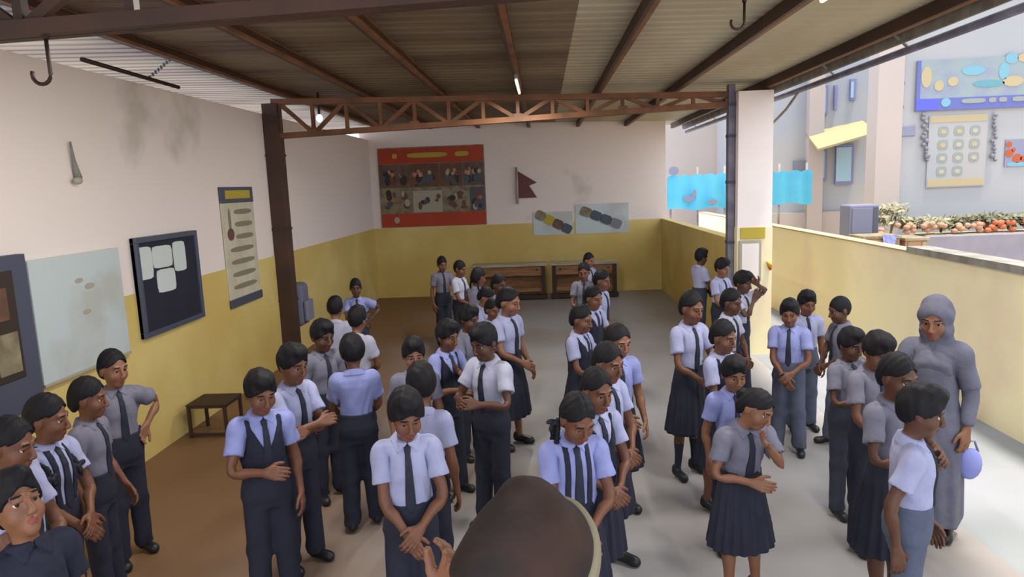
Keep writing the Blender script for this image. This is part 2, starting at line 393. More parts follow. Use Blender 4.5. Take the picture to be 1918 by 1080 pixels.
def make_bun(fine):
    h = .0062 if fine else .0095
    f = Field(axis((-.07, .07, h)), axis((.03, .2, h)), axis((1.33, 1.5, h)))
    f.ell((0, .122, 1.42), (.048, .042, .046), .01)
    f.add(lambda x, y, z: .002 * np.sin(120 * (x + z)))
    return f.mesh()
def make_scarf(fine, kind):
    """headscarf: hood over the head, falling on the shoulders"""
    h = .0085 if fine else .014
    f = Field(axis((-.25, .25, h)), axis((-.2, .2, h)), axis((.95, 1.62, h)))
    head_prims(f, .02, face=False)
    f.loft([(1.02, .175, .125, .005), (1.12, .188, .13, .0), (1.18, .17, .115, .005), (1.23, .12, .098, .01), (1.27, .092, .088, .01), (1.33, .092, .098, .012)], 0, .05)
    if kind == 'scarf_brown': f.cap(hp(0, .01, 1.44), hp(0, .03, 1.52), .07, .03, .06)
    f.add(lambda x, y, z: .0045 * np.sin(55 * z + 26 * np.abs(x) + 18 * y) * np.clip((1.56 - z) * 5, 0, 1) + .003 * np.sin(70 * y + 40 * z) + (.006 * np.sin(48 * (z + .9 * np.abs(x)) + 34 * y) * np.clip((1.60 - z) * 6, 0, 1) if kind == 'scarf_brown' else 0))
    f.ell(hp(0, -.10, 1.365), (.066, .085, .088), .012, True)                    # face opening
    f.cut(lambda x, y, z: 1.03 + .2 * np.abs(x) - z)
    return f.mesh()

def make_border(fine, kind):
    h = .006
    f = Field(axis((-.14, .14, h)), axis((-.2, .1, h)), axis((1.2, 1.62, h)))
    head_prims(f, .0275, face=False)
    f.cap(hp(0, .01, 1.44), hp(0, .03, 1.52), .077, .037, .06)
    f.loft([(1.18, .176, .121, .005), (1.23, .126, .104, .01), (1.27, .098, .094, .01), (1.33, .098, .104, .012)], 0, .05)
    f.ell(hp(0, -.10, 1.365), (.066, .085, .088), .004, True)
    g = Field(*f.ax); g.ell(hp(0, -.10, 1.365), (.128, .142, .148), .001)
    f.F = np.maximum(f.F, g.F)
    return f.mesh()
# ---- skinning
BONES = dict(pelvis=[((0, .01, .78), (0, .01, .90), .115)], chest=[((0, 0, .97), (0, .005, 1.14), .115), ((-.085, .01, 1.185), (.085, .01, 1.185), .06)],
             head=[((0, .01, 1.30), (0, .01, 1.43), .085)])
for n_, s_ in (('l', 1), ('r', -1)):
    BONES['up' + n_] = [(mir(SH + .02 * U, s_), mir(EL, s_), .045)]
    BONES['lo' + n_] = [(mir(EL, s_), mir(WR, s_), .038)]
    BONES['ha' + n_] = [(mir(WR + .015 * U, s_), mir(WR + .15 * U, s_), .035)]
    BONES['th' + n_] = [((.075 * s_, .01, .72), (.076 * s_, 0, .42), .07)]
    BONES['sh' + n_] = [((.076 * s_, 0, .42), (.078 * s_, .012, .09), .05)]
    BONES['fo' + n_] = [((.079 * s_, .03, .03), (.085 * s_, -.1, .03), .035)]
BN = list(BONES)
def weights(V, s=.022):
    D = []
    for n in BN:
        best = None
        for a, b, r in BONES[n]:
            a = np.array(a); ab = np.array(b) - a
            t = np.clip(((V - a) @ ab) / (ab @ ab), 0, 1)
            dd = np.linalg.norm(V - a - t[:, None] * ab, axis=1) - r
            best = dd if best is None else np.minimum(best, dd)
        D.append(best)
    D = np.stack(D, 1); D -= D.min(1, keepdims=True)
    W = np.exp(-D / s); W[W < .02] = 0
    return W / W.sum(1, keepdims=True)
def rigid(V, bone):
    W = np.zeros((len(V), len(BN))); W[:, BN.index(bone)] = 1; return W
def skirtw(V):
    W = np.zeros((len(V), len(BN))); t = np.clip((.75 - V[:, 2]) / .4, 0, .55); sgn = np.clip(V[:, 0] / .12, -1, 1)
    W[:, BN.index('thl')] = t * (1 + sgn) / 2; W[:, BN.index('thr')] = t * (1 - sgn) / 2; W[:, BN.index('pelvis')] = 1 - t
    return W
def gownw(V):
    W = weights(V); t = np.clip((.86 - V[:, 2]) / .05, 0, 1)[:, None]
    return W * (1 - t) + skirtw(V) * t
def legw(V):
    W = weights(V, .03); return W

def rot(ax, deg):
    c, s = math.cos(math.radians(deg)), math.sin(math.radians(deg)); i = 'xyz'.index(ax); j, k = (i + 1) % 3, (i + 2) % 3
    m = np.eye(4); m[j, j] = c; m[j, k] = -s; m[k, j] = s; m[k, k] = c; return m
def about(p, m):
    t = np.eye(4); t[:3, 3] = p; u = np.eye(4); u[:3, 3] = -np.array(p); return t @ m @ u
def nrm(v): return v / (np.linalg.norm(v) + 1e-9)
def frame(o, ax, hint):
    a = nrm(ax); c = nrm(np.cross(a, hint)); b = np.cross(c, a); m = np.eye(4); m[:3, 0] = a; m[:3, 1] = b; m[:3, 2] = c; m[:3, 3] = o; return m

ARM = {  # wrist (x outward), elbow pole; written for the left arm, mirrored for the right; chest space
    'hang': ((.205, -.03, .735), (.5, 1, 0)), 'fore': ((.19, -.11, .76), (.5, 1, 0)), 'back': ((.20, .08, .75), (.5, 1, 0)),
    'clasp': ((.042, -.195, .84), (1, .45, -.2)), 'claspL': ((.03, -.19, .80), (1, .5, -.2)), 'fold': ((-.055, -.185, .985), (1, .1, -.5)), 'fold2': ((-.04, -.215, 1.015), (1, .1, -.5)),
    'akimbo': ((.205, .0, .93), (1, .45, .1)), 'behind': ((.03, .165, .86), (1, .6, 0)), 'face': ((.045, -.20, 1.20), (.8, .1, -1)),
    'waist': ((.05, -.215, .96), (1, .5, -.5)), 'hold': ((.09, -.26, 1.0), (.8, .7, -.4)), 'reach': ((.12, -.36, 1.06), (.6, .4, -.8)), 'brow': ((.10, -.17, 1.36), (1, -.2, -.5)), 'tie': ((.02, -.165, 1.08), (1, .3, -.6)),
}
def pose(P):
    M = {}
    base = about((0, .01, .80), rot('z', P.get('ptwist', 0)))
    M['pelvis'] = base
    ch = base @ about((0, .01, .93), rot('z', P.get('twist', 0)) @ rot('x', P.get('lean', 0)) @ rot('y', P.get('side', 0)))
    M['chest'] = ch
    hy, hpit, hr = P.get('head', (0, 0, 0))
    M['head'] = ch @ about((0, .012, 1.27), rot('z', hy) @ rot('x', hpit) @ rot('y', hr))
    for n, s in (('l', 1), ('r', -1)):
        a = P.get('arm' + n, 'hang'); w, pole = ARM[a] if isinstance(a, str) else a
        S = np.array(mir(SH, s)); E0 = np.array(mir(EL, s)); W0 = np.array(mir(WR, s)); T = np.array(mir(w, s), float); pole = np.array(mir(pole, s), float)
        l1, l2 = .25, .22; dv = T - S; D = min(np.linalg.norm(dv), (l1 + l2) * .995); u = nrm(dv); T = S + u * D
        ca = (l1 * l1 + D * D - l2 * l2) / (2 * l1 * D); pp = nrm(pole - u * (pole @ u))
        E = S + u * l1 * ca + pp * l1 * math.sqrt(max(0, 1 - ca * ca))
        d1, d2 = nrm(E - S), nrm(T - E); bend = nrm(np.cross(d1, d2))
        hint = nrm(d2 - d1 * (d1 @ d2)) if np.linalg.norm(np.cross(d1, d2)) > .05 else -pp
        fwd = np.array([0, -1., 0]); d0 = np.array(mir(U, s))
        M['up' + n] = ch @ frame(S, d1, hint) @ np.linalg.inv(frame(S, d0, fwd))
        h2 = nrm(-d1 + d2 * (d1 @ d2)) if np.linalg.norm(np.cross(d1, d2)) > .05 else hint
        tw = P.get('palm' + n, P.get('palm', 0)) * s
        fl = frame(E, d2, hint - d2 * (hint @ d2) if np.linalg.norm(hint - d2 * (hint @ d2)) > .05 else h2)
        half = rot('x', tw * .5); full = rot('x', tw)
        inv = np.linalg.inv(frame(E0, d0, fwd))
        M['lo' + n] = ch @ fl @ half @ inv
        flw = fl.copy(); flw[:3, 3] = T
        M['ha' + n] = ch @ flw @ full @ rot('y', P.get('flex', 0) * s) @ rot('z', P.get('wrist' + n, P.get('wrist', 0))) @ np.linalg.inv(frame(W0, d0, fwd))
        sw, out, kn = P.get('leg' + n, (0, 0, 0))
        th = base @ about((.075 * s, .01, .78), rot('x', sw) @ rot('y', -out * s))
        M['th' + n] = th
        shn = th @ about((.076 * s, 0, .42), rot('x', -kn)); M['sh' + n] = shn
        ank = np.array([.078 * s, .012, .08, 1.]); A = shn @ ank
        M['fo' + n] = about((0, 0, 0), np.eye(4)); fo = about(ank[:3], rot('z', P.get('ptwist', 0) + s * P.get('splay', 8))); fo[:3, 3] += A[:3] - ank[:3]; M['fo' + n] = fo
    dz = min(M['fol'][2, 3], M['for'][2, 3], key=lambda v: v) if False else min((M['fo' + n] @ np.array([.079 * s, .03, 0, 1.]))[2] for n, s in (('l', 1), ('r', -1)))
    t = np.eye(4); t[2, 3] = -dz
    return np.stack([t @ M[n] for n in BN])

REST = {}
def rest(name, fine, *a):
    key = (name, fine) + a
    if key not in REST:
        fn = {'body': make_body, 'shirt': make_shirt, 'collar': make_collar, 'tie': make_tie, 'vest': make_vest, 'straps': make_straps, 'trousers': make_trousers, 'skirt': make_skirt,
              'gown': make_gown, 'cuff': make_forearm_sleeve, 'shoe': make_shoe, 'hair': make_hair, 'braid': make_braid, 'ribbon': make_ribbon, 'bun': make_bun, 'scarf': make_scarf, 'border': make_border}[name]
        V, Q = fn(fine, *a)
        if name in ('hair', 'bun'): W = rigid(V, 'head')
        elif name in ('braid', 'ribbon'): t = np.clip((V[:, 2:3] - 1.12) / .14, 0, 1); W = rigid(V, 'head') * t + rigid(V, 'chest') * (1 - t)
        elif name in ('scarf', 'border'): t = np.clip((V[:, 2:3] - 1.17) / .12, 0, 1); W = rigid(V, 'head') * t + weights(V) * (1 - t)
        elif name == 'skirt': W = skirtw(V)
        elif name == 'gown': W = gownw(V)
        elif name == 'shoe': W = rigid(V, 'fol' if a[0] > 0 else 'for')
        elif name == 'trousers': W = legw(V)
        else: W = weights(V)
        c = V[Q].mean(1); mi = None
        if name == 'body':
            mi = np.zeros(len(Q), np.int32)
            q = ((c[:, 0] - 0) / HS, (c[:, 1] - .01) / HS + .01, (c[:, 2] - HB) / HS + 1.275)
            mi[((q[0] / .021)**2 + ((q[2] - 1.322) / .0105)**2 < 1) & (q[1] < -.07)] = 1
            mi[(np.abs(np.abs(q[0]) - .031) < .017) & (q[1] < -.05) & (np.abs(q[2] - 1.4105 + .04 * (np.abs(q[0]) - .031)) < .0032)] = 2
            mi[(c[:, 2] < .30) & (np.abs(c[:, 0]) < .2)] = 3
        REST[key] = (V, Q, W, mi)
    return REST[key]

def quad_mesh(name, V, Q, mats, mi=None):
    me = bpy.data.meshes.new(name)
    me.vertices.add(len(V)); me.vertices.foreach_set('co', np.ascontiguousarray(V, np.float32).ravel())
    me.loops.add(Q.size); me.loops.foreach_set('vertex_index', np.ascontiguousarray(Q, np.int32).ravel())
    me.polygons.add(len(Q)); me.polygons.foreach_set('loop_start', np.arange(0, Q.size, 4, dtype=np.int32))
    me.polygons.foreach_set('use_smooth', np.ones(len(Q), bool))
    for m in mats: me.materials.append(m)
    if mi is not None: me.polygons.foreach_set('material_index', mi)
    me.update(calc_edges=True); me.validate()
    return me

def eye_mesh(s):
    c = np.array(hp(s * .031, -.0655, 1.386)); r = .0138
    V, Q, mi = [], [], []
    nu, nv = 12, 12
    for j in range(nv + 1):
        t = math.pi * j / nv
        for i in range(nu):
            p = 2 * math.pi * i / nu
            V.append(c + r * np.array([math.sin(t) * math.cos(p), -math.cos(t), math.sin(t) * math.sin(p)]))
    for j in range(nv):
        for i in range(nu):
            Q.append((j * nu + i, j * nu + (i + 1) % nu, (j + 1) * nu + (i + 1) % nu, (j + 1) * nu + i)); mi.append(1 if j < 3 else 0)
    return np.array(V), np.array(Q), np.array(mi, np.int32)
EYES = {s: eye_mesh(s) for s in (-1, 1)}

def person(label, loc, yaw, height=1.45, wear='boy', pose_=None, group=None, fine=True, skin=0, shirt='shirt', lower='navy', hair='boy', wide=1.0, vest=False, tie=True,
           socks='skin', straps=False, braids=None, bun=False, tuck=True, scarf=None, border=None, long=False):
    B = pose(pose_ or {})
    sk = M['skin%d' % skin]
    root = None
    def put(name, key, mats, args=()):
        nonlocal root
        V, Q, W, mi = rest(key, fine, *args)
        T = np.einsum('vb,bij->vij', W, B[:, :3, :])
        X = np.einsum('vij,vj->vi', T[:, :, :3], V) + T[:, :, 3]
        o = bpy.data.objects.new(name, quad_mesh(name, X, Q, mats, mi)); COL.objects.link(o)
        if root is not None: o.parent = root
        return o
    root = put('person', 'body', [sk, M['lip%d' % skin], M['hair'], M[socks] if socks != 'skin' else sk])
    root['label'] = label; root['category'] = 'person'
    if group: root['group'] = group
    root.location = loc; root.rotation_euler = (0, 0, math.radians(yaw)); k = height / 1.53; root.scale = (k * wide, k * wide, k)
    hm = B[BN.index('head')]
    for s in (-1, 1):
        V, Q, mi = EYES[s]
        o = bpy.data.objects.new('eye', quad_mesh('eye', V @ hm[:3, :3].T + hm[:3, 3], Q, [M['eye'], M['iris']], mi)); COL.objects.link(o); o.parent = root
    if scarf: put('headscarf', 'scarf', [M[scarf]], (scarf,))
    else: put('hair', 'hair', [M['hair']], (hair,))
    if border: put('scarf_border', 'border', [M[border]], (scarf,))['label'] = 'cream border along the edge of the scarf'
    if wear == 'gown':
        put('gown', 'gown', [M[lower]]); [put('sleeve', 'cuff', [M[lower]], (s,)) for s in (-1, 1)]
    else:
        put('shirt', 'shirt', [M[shirt]], (tuck,)); put('collar', 'collar', [M[shirt]])
        if tie: put('tie', 'tie', [M['tie']])
        if vest: put('sweater_vest', 'vest', [M['vest']])
        if straps: put('pinafore_straps', 'straps', [M['vest']])
        put('trousers', 'trousers', [M[lower]]) if wear == 'boy' else put('skirt', 'skirt', [M[lower]], (long,))
    for s in (-1, 1): put('shoe', 'shoe', [M['shoe']], (s,))
    if braids:
        for s in (-1, 1): put('braid', 'braid', [M['hair']], (s, braids)); put('ribbon', 'ribbon', [M['ribbon']], (s, braids))
    if bun: put('hair_bun', 'bun', [M['hair']])
    return root
# ---------------------------------------------------------------- small mesh kit
class MB:
    def __init__(s): s.bm = bmesh.new(); s.mats = []
    def mi(s, m):
        if m not in s.mats: s.mats.append(m)
        return s.mats.index(m)
    def faces(s, vs, fs, m):
        v = [s.bm.verts.new(p) for p in vs]; k = s.mi(m)
        for f in fs:
            try: q = s.bm.faces.new([v[i] for i in f]); q.material_index = k
            except ValueError: pass
        return s
    def box(s, lo, hi, m, bev=0):
        (a, b, c), (d, e, f) = [min(x, y) for x, y in zip(lo, hi)], [max(x, y) for x, y in zip(lo, hi)]
        n0 = len(s.bm.verts)
        v = [s.bm.verts.new(p) for p in ((a, b, c), (d, b, c), (d, e, c), (a, e, c), (a, b, f), (d, b, f), (d, e, f), (a, e, f))]; k = s.mi(m); fs = []
        for q in ((3, 2, 1, 0), (4, 5, 6, 7), (0, 1, 5, 4), (1, 2, 6, 5), (2, 3, 7, 6), (3, 0, 4, 7)):
            fc = s.bm.faces.new([v[i] for i in q]); fc.material_index = k; fs.append(fc)
        if bev: bmesh.ops.bevel(s.bm, geom=list({e_ for f_ in fs for e_ in f_.edges}), offset=bev, segments=2, affect='EDGES', profile=.5)
        return s
    def bar(s, a, b, w_, h_, m, up=(0, 0, 1)):
        a, b = Vector(a), Vector(b); t = (b - a).normalized(); u = Vector(up)
        if abs(t.dot(u)) > .95: u = Vector((0, 1, 0))
        x = t.cross(u).normalized(); y = x.cross(t)
        P = [e + x * sx * w_ / 2 + y * sy * h_ / 2 for e in (a, b) for sx, sy in ((-1, -1), (1, -1), (1, 1), (-1, 1))]
        return s.faces(P, [(3, 2, 1, 0), (4, 5, 6, 7), (0, 1, 5, 4), (1, 2, 6, 5), (2, 3, 7, 6), (3, 0, 4, 7)], m)
    def tube(s, pts, r, m, n=8, cap=True):
        pts = [Vector(p) for p in pts]; rs = r if isinstance(r, (list, tuple)) else [r] * len(pts); rings = []; k = s.mi(m)
        up = Vector((0.13, .21, .97))
        for i, p in enumerate(pts):
            t = (pts[min(i + 1, len(pts) - 1)] - pts[max(i - 1, 0)]).normalized()
            x = t.cross(up if abs(t.dot(up)) < .95 else Vector((1, 0, 0))).normalized(); y = x.cross(t)
            rings.append([s.bm.verts.new(p + (x * math.cos(2 * math.pi * j / n) + y * math.sin(2 * math.pi * j / n)) * rs[i]) for j in range(n)])
        for A, B in zip(rings, rings[1:]):
            for j in range(n): f = s.bm.faces.new((A[j], A[(j + 1) % n], B[(j + 1) % n], B[j])); f.material_index = k; f.smooth = True
        if cap:
            for Rr in (rings[0][::-1], rings[-1]): f = s.bm.faces.new(Rr); f.material_index = k
        return s
    def blob(s, c, r, m, n=10, q=6):
        k = s.mi(m); c = Vector(c); g = [[s.bm.verts.new(c + Vector((r[0] * math.sin(math.pi * i / q) * math.cos(2 * math.pi * j / n), r[1] * math.sin(math.pi * i / q) * math.sin(2 * math.pi * j / n), r[2] * math.cos(math.pi * i / q)))) for j in range(n)] for i in range(1, q)]
        t = s.bm.verts.new(c + Vector((0, 0, r[2]))); b = s.bm.verts.new(c - Vector((0, 0, r[2])))
        fs = [(t, g[0][j], g[0][(j + 1) % n]) for j in range(n)] + [(b, g[-1][(j + 1) % n], g[-1][j]) for j in range(n)]
        for A, B in zip(g, g[1:]): fs += [(A[j], B[j], B[(j + 1) % n], A[(j + 1) % n]) for j in range(n)]
        for f in fs: f = s.bm.faces.new(f); f.material_index = k; f.smooth = True
        return s
    def disc(s, o, ux, uy, rx, ry, m, n=14, th=.002, rnd=2.0):
        """flat rounded shape of small thickness; rnd > 2 squares it off"""
        o, ux, uy = Vector(o), Vector(ux).normalized(), Vector(uy).normalized(); w_ = ux.cross(uy)
        P = []
        for j in range(n):
            a = 2 * math.pi * (j + .5) / n; c_, s_ = math.cos(a), math.sin(a); q = (abs(c_)**rnd + abs(s_)**rnd)**(-1 / rnd)
            P.append(o + ux * rx * c_ * q + uy * ry * s_ * q)
        return s.faces(P + [p + w_ * th for p in P], [tuple(range(n))[::-1], tuple(range(n, 2 * n))] + [(j, (j + 1) % n, n + (j + 1) % n, n + j) for j in range(n)], m)
    def build(s, name, parent=None, kind=None, label=None, cat=None, group=None, share=None):
        me = bpy.data.meshes.new(name); bmesh.ops.recalc_face_normals(s.bm, faces=s.bm.faces[:]); s.bm.to_mesh(me); s.bm.free()
        for m in s.mats: me.materials.append(M[m])
        o = bpy.data.objects.new(name, me); COL.objects.link(o)
        if parent is not None: o.parent = parent; o.matrix_parent_inverse = parent.matrix_basis.inverted()
        return tag(o, label, cat, group, kind)
def tag(o, label=None, cat=None, group=None, kind=None):
    for k, v in (('label', label), ('category', cat), ('group', group), ('kind', kind)):
        if v: o[k] = v
    return o
def empty(name, loc=(0, 0, 0), **kw):
    o = bpy.data.objects.new(name, None); COL.objects.link(o); o.location = loc; o.empty_display_size = .1
    return tag(o, **kw)
def dup(o, parent=None, mesh_shared=True):
    c = o.copy(); COL.objects.link(c)
    if parent is not None: c.parent = parent
    for ch in o.children: dup(ch, c)
    return c
def B(name, lo, hi, m, parent=None, bev=0, **kw): return MB().box(lo, hi, m, bev).build(name, parent, **kw)

XL, YB, XR = -3.75, 15.2, 2.53
# ---------------------------------------------------------------- the setting
B('floor', (XL - .2, -2, -.12), (2.75, YB, 0), 'cement', kind='structure')
B('ground', (4.1, -4, -.14), (60, 60, -.02), 'earth', kind='structure')
B('path', (2.75, -4, -.1), (4.1, 22, 0), 'paving', kind='structure')
wl = B('wall_left', (XL - .2, -2, 0), (XL, YB, 3.47), 'wall_white', kind='structure'); B('dado', (XL, -2, 0), (XL + .006, YB, 1.55), 'dado_yellow', wl)
wb = B('wall_back', (XL - .2, YB, 0), (XR + .1, YB + .2, 3.72), 'wall_white', kind='structure'); B('dado', (XL + .006, YB - .006, 0), (XR, YB, 1.55), 'dado_yellow', wb)
B('wall_right', (XR, 9.72, 0), (XR + .18, YB, 1.55), 'dado_yellow', kind='structure')
wp = B('wall_path', (4.1, -4, 0), (4.28, 18.7, 1.47), 'dado_pale', kind='structure'); B('coping', (4.07, -4, 1.47), (4.31, 8.0, 1.54), 'galv', wp); B('coping', (4.09, 8.0, 1.47), (4.29, 18.7, 1.49), 'earth', wp)
pil = B('pillar', (2.545, 9.3, 0), (2.99, 9.72, 3.47), 'pillar_white', kind='structure'); B('dado', (2.537, 9.292, 0), (2.998, 9.728, 1.72), 'dado_pale', pil)
def roof_z(x): return 3.742 - .0275 * (x + 3.71)
ceil = empty('ceiling', (0, 0, 3.7), kind='structure')
def sheet(y0, xs, m, w_=.99):
    mb = MB(); n = 5; prof = []
    for i in range(n):
        b = y0 + i * w_ / n; p = w_ / n
        prof += [(b, 0), (b + p * .62, 0), (b + p * .70, .016), (b + p * .92, .016)]
    prof.append((y0 + w_ + .01, 0))
    V = []
    for y, z in prof:
        for x in xs: V.append((x, y, roof_z(x) + z + .045))
    V += [(x, y, z + .012) for x, y, z in V]; k = len(prof); fs = []
    for i in range(k - 1):
        fs += [(2 * i, 2 * i + 1, 2 * i + 3, 2 * i + 2), (2 * k + 2 * i, 2 * k + 2 * i + 2, 2 * k + 2 * i + 3, 2 * k + 2 * i + 1), (2 * i, 2 * i + 2, 2 * k + 2 * i + 2, 2 * k + 2 * i), (2 * i + 1, 2 * k + 2 * i + 1, 2 * k + 2 * i + 3, 2 * i + 3)]
    return mb.faces(V, fs, m).build('roof_sheet', ceil)
ROOF_Y0 = 0.4
y = ROOF_Y0
while y < 16: sheet(y, (-5.3, -3.4), 'roof_sheet'); sheet(y, (-3.4, .30), 'roof_sheet'); sheet(y, (.30, 3.12), 'roof_daylit'); y += 1.0
for i, x in enumerate((-3.42, -2.38, -1.34, -.26, .78, 1.80, 2.92)):
    z = roof_z(x) + .04
    mb = MB(); mb.box((x - .035, ROOF_Y0, z - .10), (x - .005, 16, z), 'purlin_dark'); mb.box((x - .005, ROOF_Y0, z - .10), (x + .035, 16, z - .085), 'rust_paint'); mb.box((x - .005, ROOF_Y0, z - .014), (x + .035, 16, z), 'rust_paint'); mb.box((x + .027, ROOF_Y0, z - .085), (x + .035, 16, z - .07), 'rust_paint')
    mb.build('purlin', ceil)
def truss(Y, x0, x1, label, tm='rust_paint'):
    t = empty('roof_truss', (0, Y, 3.2), label=label, cat='truss', group='brown steel roof trusses')
    top = lambda x: roof_z(x) - .115; bot = lambda x: 3.17 + (x + 3.62) * .0262
    for dy in (-.035, .035): MB().bar((x0, Y + dy, top(x0)), (x1, Y + dy, top(x1)), .055, .07, tm).build('top_chord', t); MB().bar((x0, Y + dy, bot(x0)), (x1, Y + dy, bot(x1)), .055, .07, tm).build('bottom_chord', t)
    xs = list(np.linspace(x0 + .08, x1 - .06, 14))
    for i, x in enumerate(xs):
        MB().bar((x, Y, bot(x)), (x, Y, top(x)), .045, .05, tm).build('web_post', t)
        if i + 1 < len(xs):
            a, b = (x, xs[i + 1]); za, zb = (top(a), bot(b)) if i % 2 == 0 else (bot(a), top(b))
            MB().bar((a, Y, za), (b, Y, zb), .045, .05, tm).build('web_diagonal', t)
    for x in xs[1::3] if Y > 5 else (): B('gusset_plate', (x - .06, Y - .066, bot(x) - .02), (x + .06, Y - .061, bot(x) + .07), 'rust_paint', t)
    return t
truss(9.5, -3.62, 2.53, 'brown steel roof truss spanning between the dark column and the white pillar')
truss(3.3, -4.1, 3.0, 'nearer dark brown roof truss crossing close above the crowd', 'purlin_dark')
p = MB().box((-3.745, 9.42, .012), (-3.535, 9.6, 3.6), 'purlin_dark', .006).build('steel_column', label='dark brown steel roof column against the wall beside the tall chart', cat='column')
B('base_plate', (-3.74, 9.34, 0), (-3.45, 9.68, .012), 'iron', p)
MB().bar((-3.52, 9.5, 3.58), (-3.1, 9.5, 3.22), .04, .04, 'rust_paint').build('knee_brace', p)
for z in (.9, 1.9, 2.9): B('clamp', (-3.75, 9.412, z), (-3.527, 9.608, z + .03), 'purlin_dark', p)
p = MB().box((2.45, 9.42, 0), (2.535, 9.54, 3.58), 'steel_grey', .004).build('steel_post', label='slim grey steel post fixed to the side of the white pillar', cat='post')
for z in (.5, 1.5, 2.3, 2.9, 3.3): MB().box((2.445, 9.41, z), (2.543, 9.55, z + .04), 'speaker_dark').build('clamp', p)
# eave on the open side
g_ = empty('eave_gutter', (3.05, 9, 3.4), label='grey steel gutter rail and fascia running along the open eave', cat='gutter')
MB().tube([(3.11, 2, 3.40), (3.11, 15.4, 3.37)], .034, 'steel_grey').build('rail', g_)
B('fascia', (3.02, 2, 3.44), (3.035, 15.4, 3.53), 'galv', g_)
MB().tube([(3.06, 2, 3.47), (3.06, 15.4, 3.44)], .016, 'speaker_dark').build('cable', g_)
for y in (3.2, 4.7, 6.2, 7.7, 9.6, 11.2, 12.8, 14.4): MB().bar((2.94, y, 3.55), (3.11, y, 3.39), .03, .012, 'galv').build('bracket', g_)
MB().tube([(2.985, 9.44, 3.02), (3.08, 9.1, 3.20), (3.10, 8.75, 3.36)], .016, 'galv').build('brace', g_)

# ---------------------------------------------------------------- things hung from the roof
def hook(x, y, ztop, zb, label):
    r = .045; pts = [(x, y, ztop), (x, y, (ztop + zb) / 2), (x, y, zb + r)] + [(x - r + r * math.cos(a), y, zb + r + r * math.sin(a)) for a in [-math.pi * k / 8 for k in range(1, 10)]]
    h = MB().tube(pts, [.009] * len(pts), 'iron').build('iron_hook', label=label, cat='hook', group='iron hooks under the roof')
    MB().tube([(x, y, ztop - .002), (x, y, ztop + .04)], .016, 'iron').build('collar', h)
hook(-2.31, 3.3, 3.16, 2.955, 'iron hook hanging from the near truss over the white wall')
hook(1.40, 5.0, 3.56, 3.385, 'iron hook hanging alone below the pale sheets near the open eave')
r_ = MB().tube([(-3.55, 5.45, 3.49), (-3.55, 6.9, 3.47)], .018, 'iron').build('hanging_rod', label='thin dark rod hung by a short chain along the wall top', cat='rod')
ch = MB()
for k in range(9): ch.blob((-3.55 + .018 * k, 6.4 + .02 * k, 3.495 + .024 * k), (.014, .016, .018), 'steel_grey', 6, 4)
ch.build('chain', r_)
def tube_light(x, y0, label):
    z = roof_z(x) - .115
    t = MB().tube([(x, y0, z), (x, y0 + 1.1, z)], .018, 'tube_glow').build('tube_light', label=label, cat='light', group='tube lights under the roof')
    B('batten', (x - .018, y0 - .05, z + .02), (x + .018, y0 + 1.15, z + .06), 'galv', t)
    la = bpy.data.lights.new('tube_glow', 'AREA'); la.shape = 'RECTANGLE'; la.size = .04; la.size_y = 1.1; la.energy = TUBE_W; la.color = (1, .96, .90)
    lo_ = bpy.data.objects.new('tube_glow', la); COL.objects.link(lo_); lo_.location = (x, y0 + .55, z - .03); lo_.parent = t
tube_light(-.26, 7.9, 'white tube light fixed under the middle purlin beyond the hook')
tube_light(-1.34, 3.6, 'extra tube light added for brightness under the purlin nearer the long wall, above the crowd')  # added lamp above the view, lifts the hall's brightness
tube_light(1.80, 3.6, 'extra tube light added for brightness under the purlin nearer the open eave, above the crowd')  # second added lamp, also only there to brighten the hall
l_ = MB().blob((-3.1, 9.85, 3.42), (.05, .05, .06), 'bulb').build('light_bulb', label='small bright bulb behind the truss near the dark column', cat='light')
MB().tube([(-3.1, 9.85, 3.47), (-3.1, 9.85, roof_z(-3.1) + .05)], [.02, .012], 'iron').build('bulb_holder', l_)
q = MB().tube([at(131, 265, X=XL + .03), at(138, 300, X=XL + .03), at(147, 334, X=XL + .03)], [.008, .014, .03], 'galv').build('wall_pendant', label='pale tapered cord with a dark knob hanging high on the white wall', cat='pendant')
MB().blob(at(146, 338, X=XL + .045), (.03, .045, .03), 'ph_pale').build('knob', q)

# ---------------------------------------------------------------- boards on the long wall (x = XL); outlines in metres
def lb(name, y0, y1, z0, z1, m, th=.03, d0=.006, parent=None, bev=.004, **kw): return B(name, (XL + d0, y0, z0), (XL + d0 + th, y1, z1), m, parent, bev, **kw)
w_ = lb('whiteboard', 4.78, 5.86, 1.06, 1.99, 'whiteboard', .036, .012, label='large pale whiteboard on the long wall beside the navy notice board', cat='board')
lb('rim', 4.78, 5.86, 1.05, 1.075, 'ph_pale', .05, parent=w_)
for (y0, z0, a, b) in ((5.3, 1.78, .05, .02), (5.42, 1.72, .06, .025), (5.35, 1.52, .05, .02)): MB().disc((XL + .049, y0, z0), (0, 1, 0), (0, 0, 1), a, b, 'ph_pale').build('smudge', w_)
d_ = lb('display_board', 3.5, 4.73, .95, 2.05, 'speaker_dark', .07, label='dark display board with brown pictures at the near end of the wall', cat='board')
lb('picture_panel', 3.6, 4.58, 1.2, 1.95, 'ph_dark', .006, .078, d_)
for y0, z0, sy, sz, m in ((4.35, 1.25, .2, .28, 'ph_olive'), (4.05, 1.3, .22, .3, 'ph_slate'), (4.25, 1.62, .25, .22, 'ph_brown'), (3.8, 1.55, .2, .3, 'ph_olive')): lb('picture', y0, y0 + sy, z0, z0 + sz, m, .004, .084, d_, 0)
n_ = lb('notice_board', 6.10, 7.23, 1.12, 2.05, 'board_navy', .035, label='navy notice board with four white papers in a grey frame', cat='board')
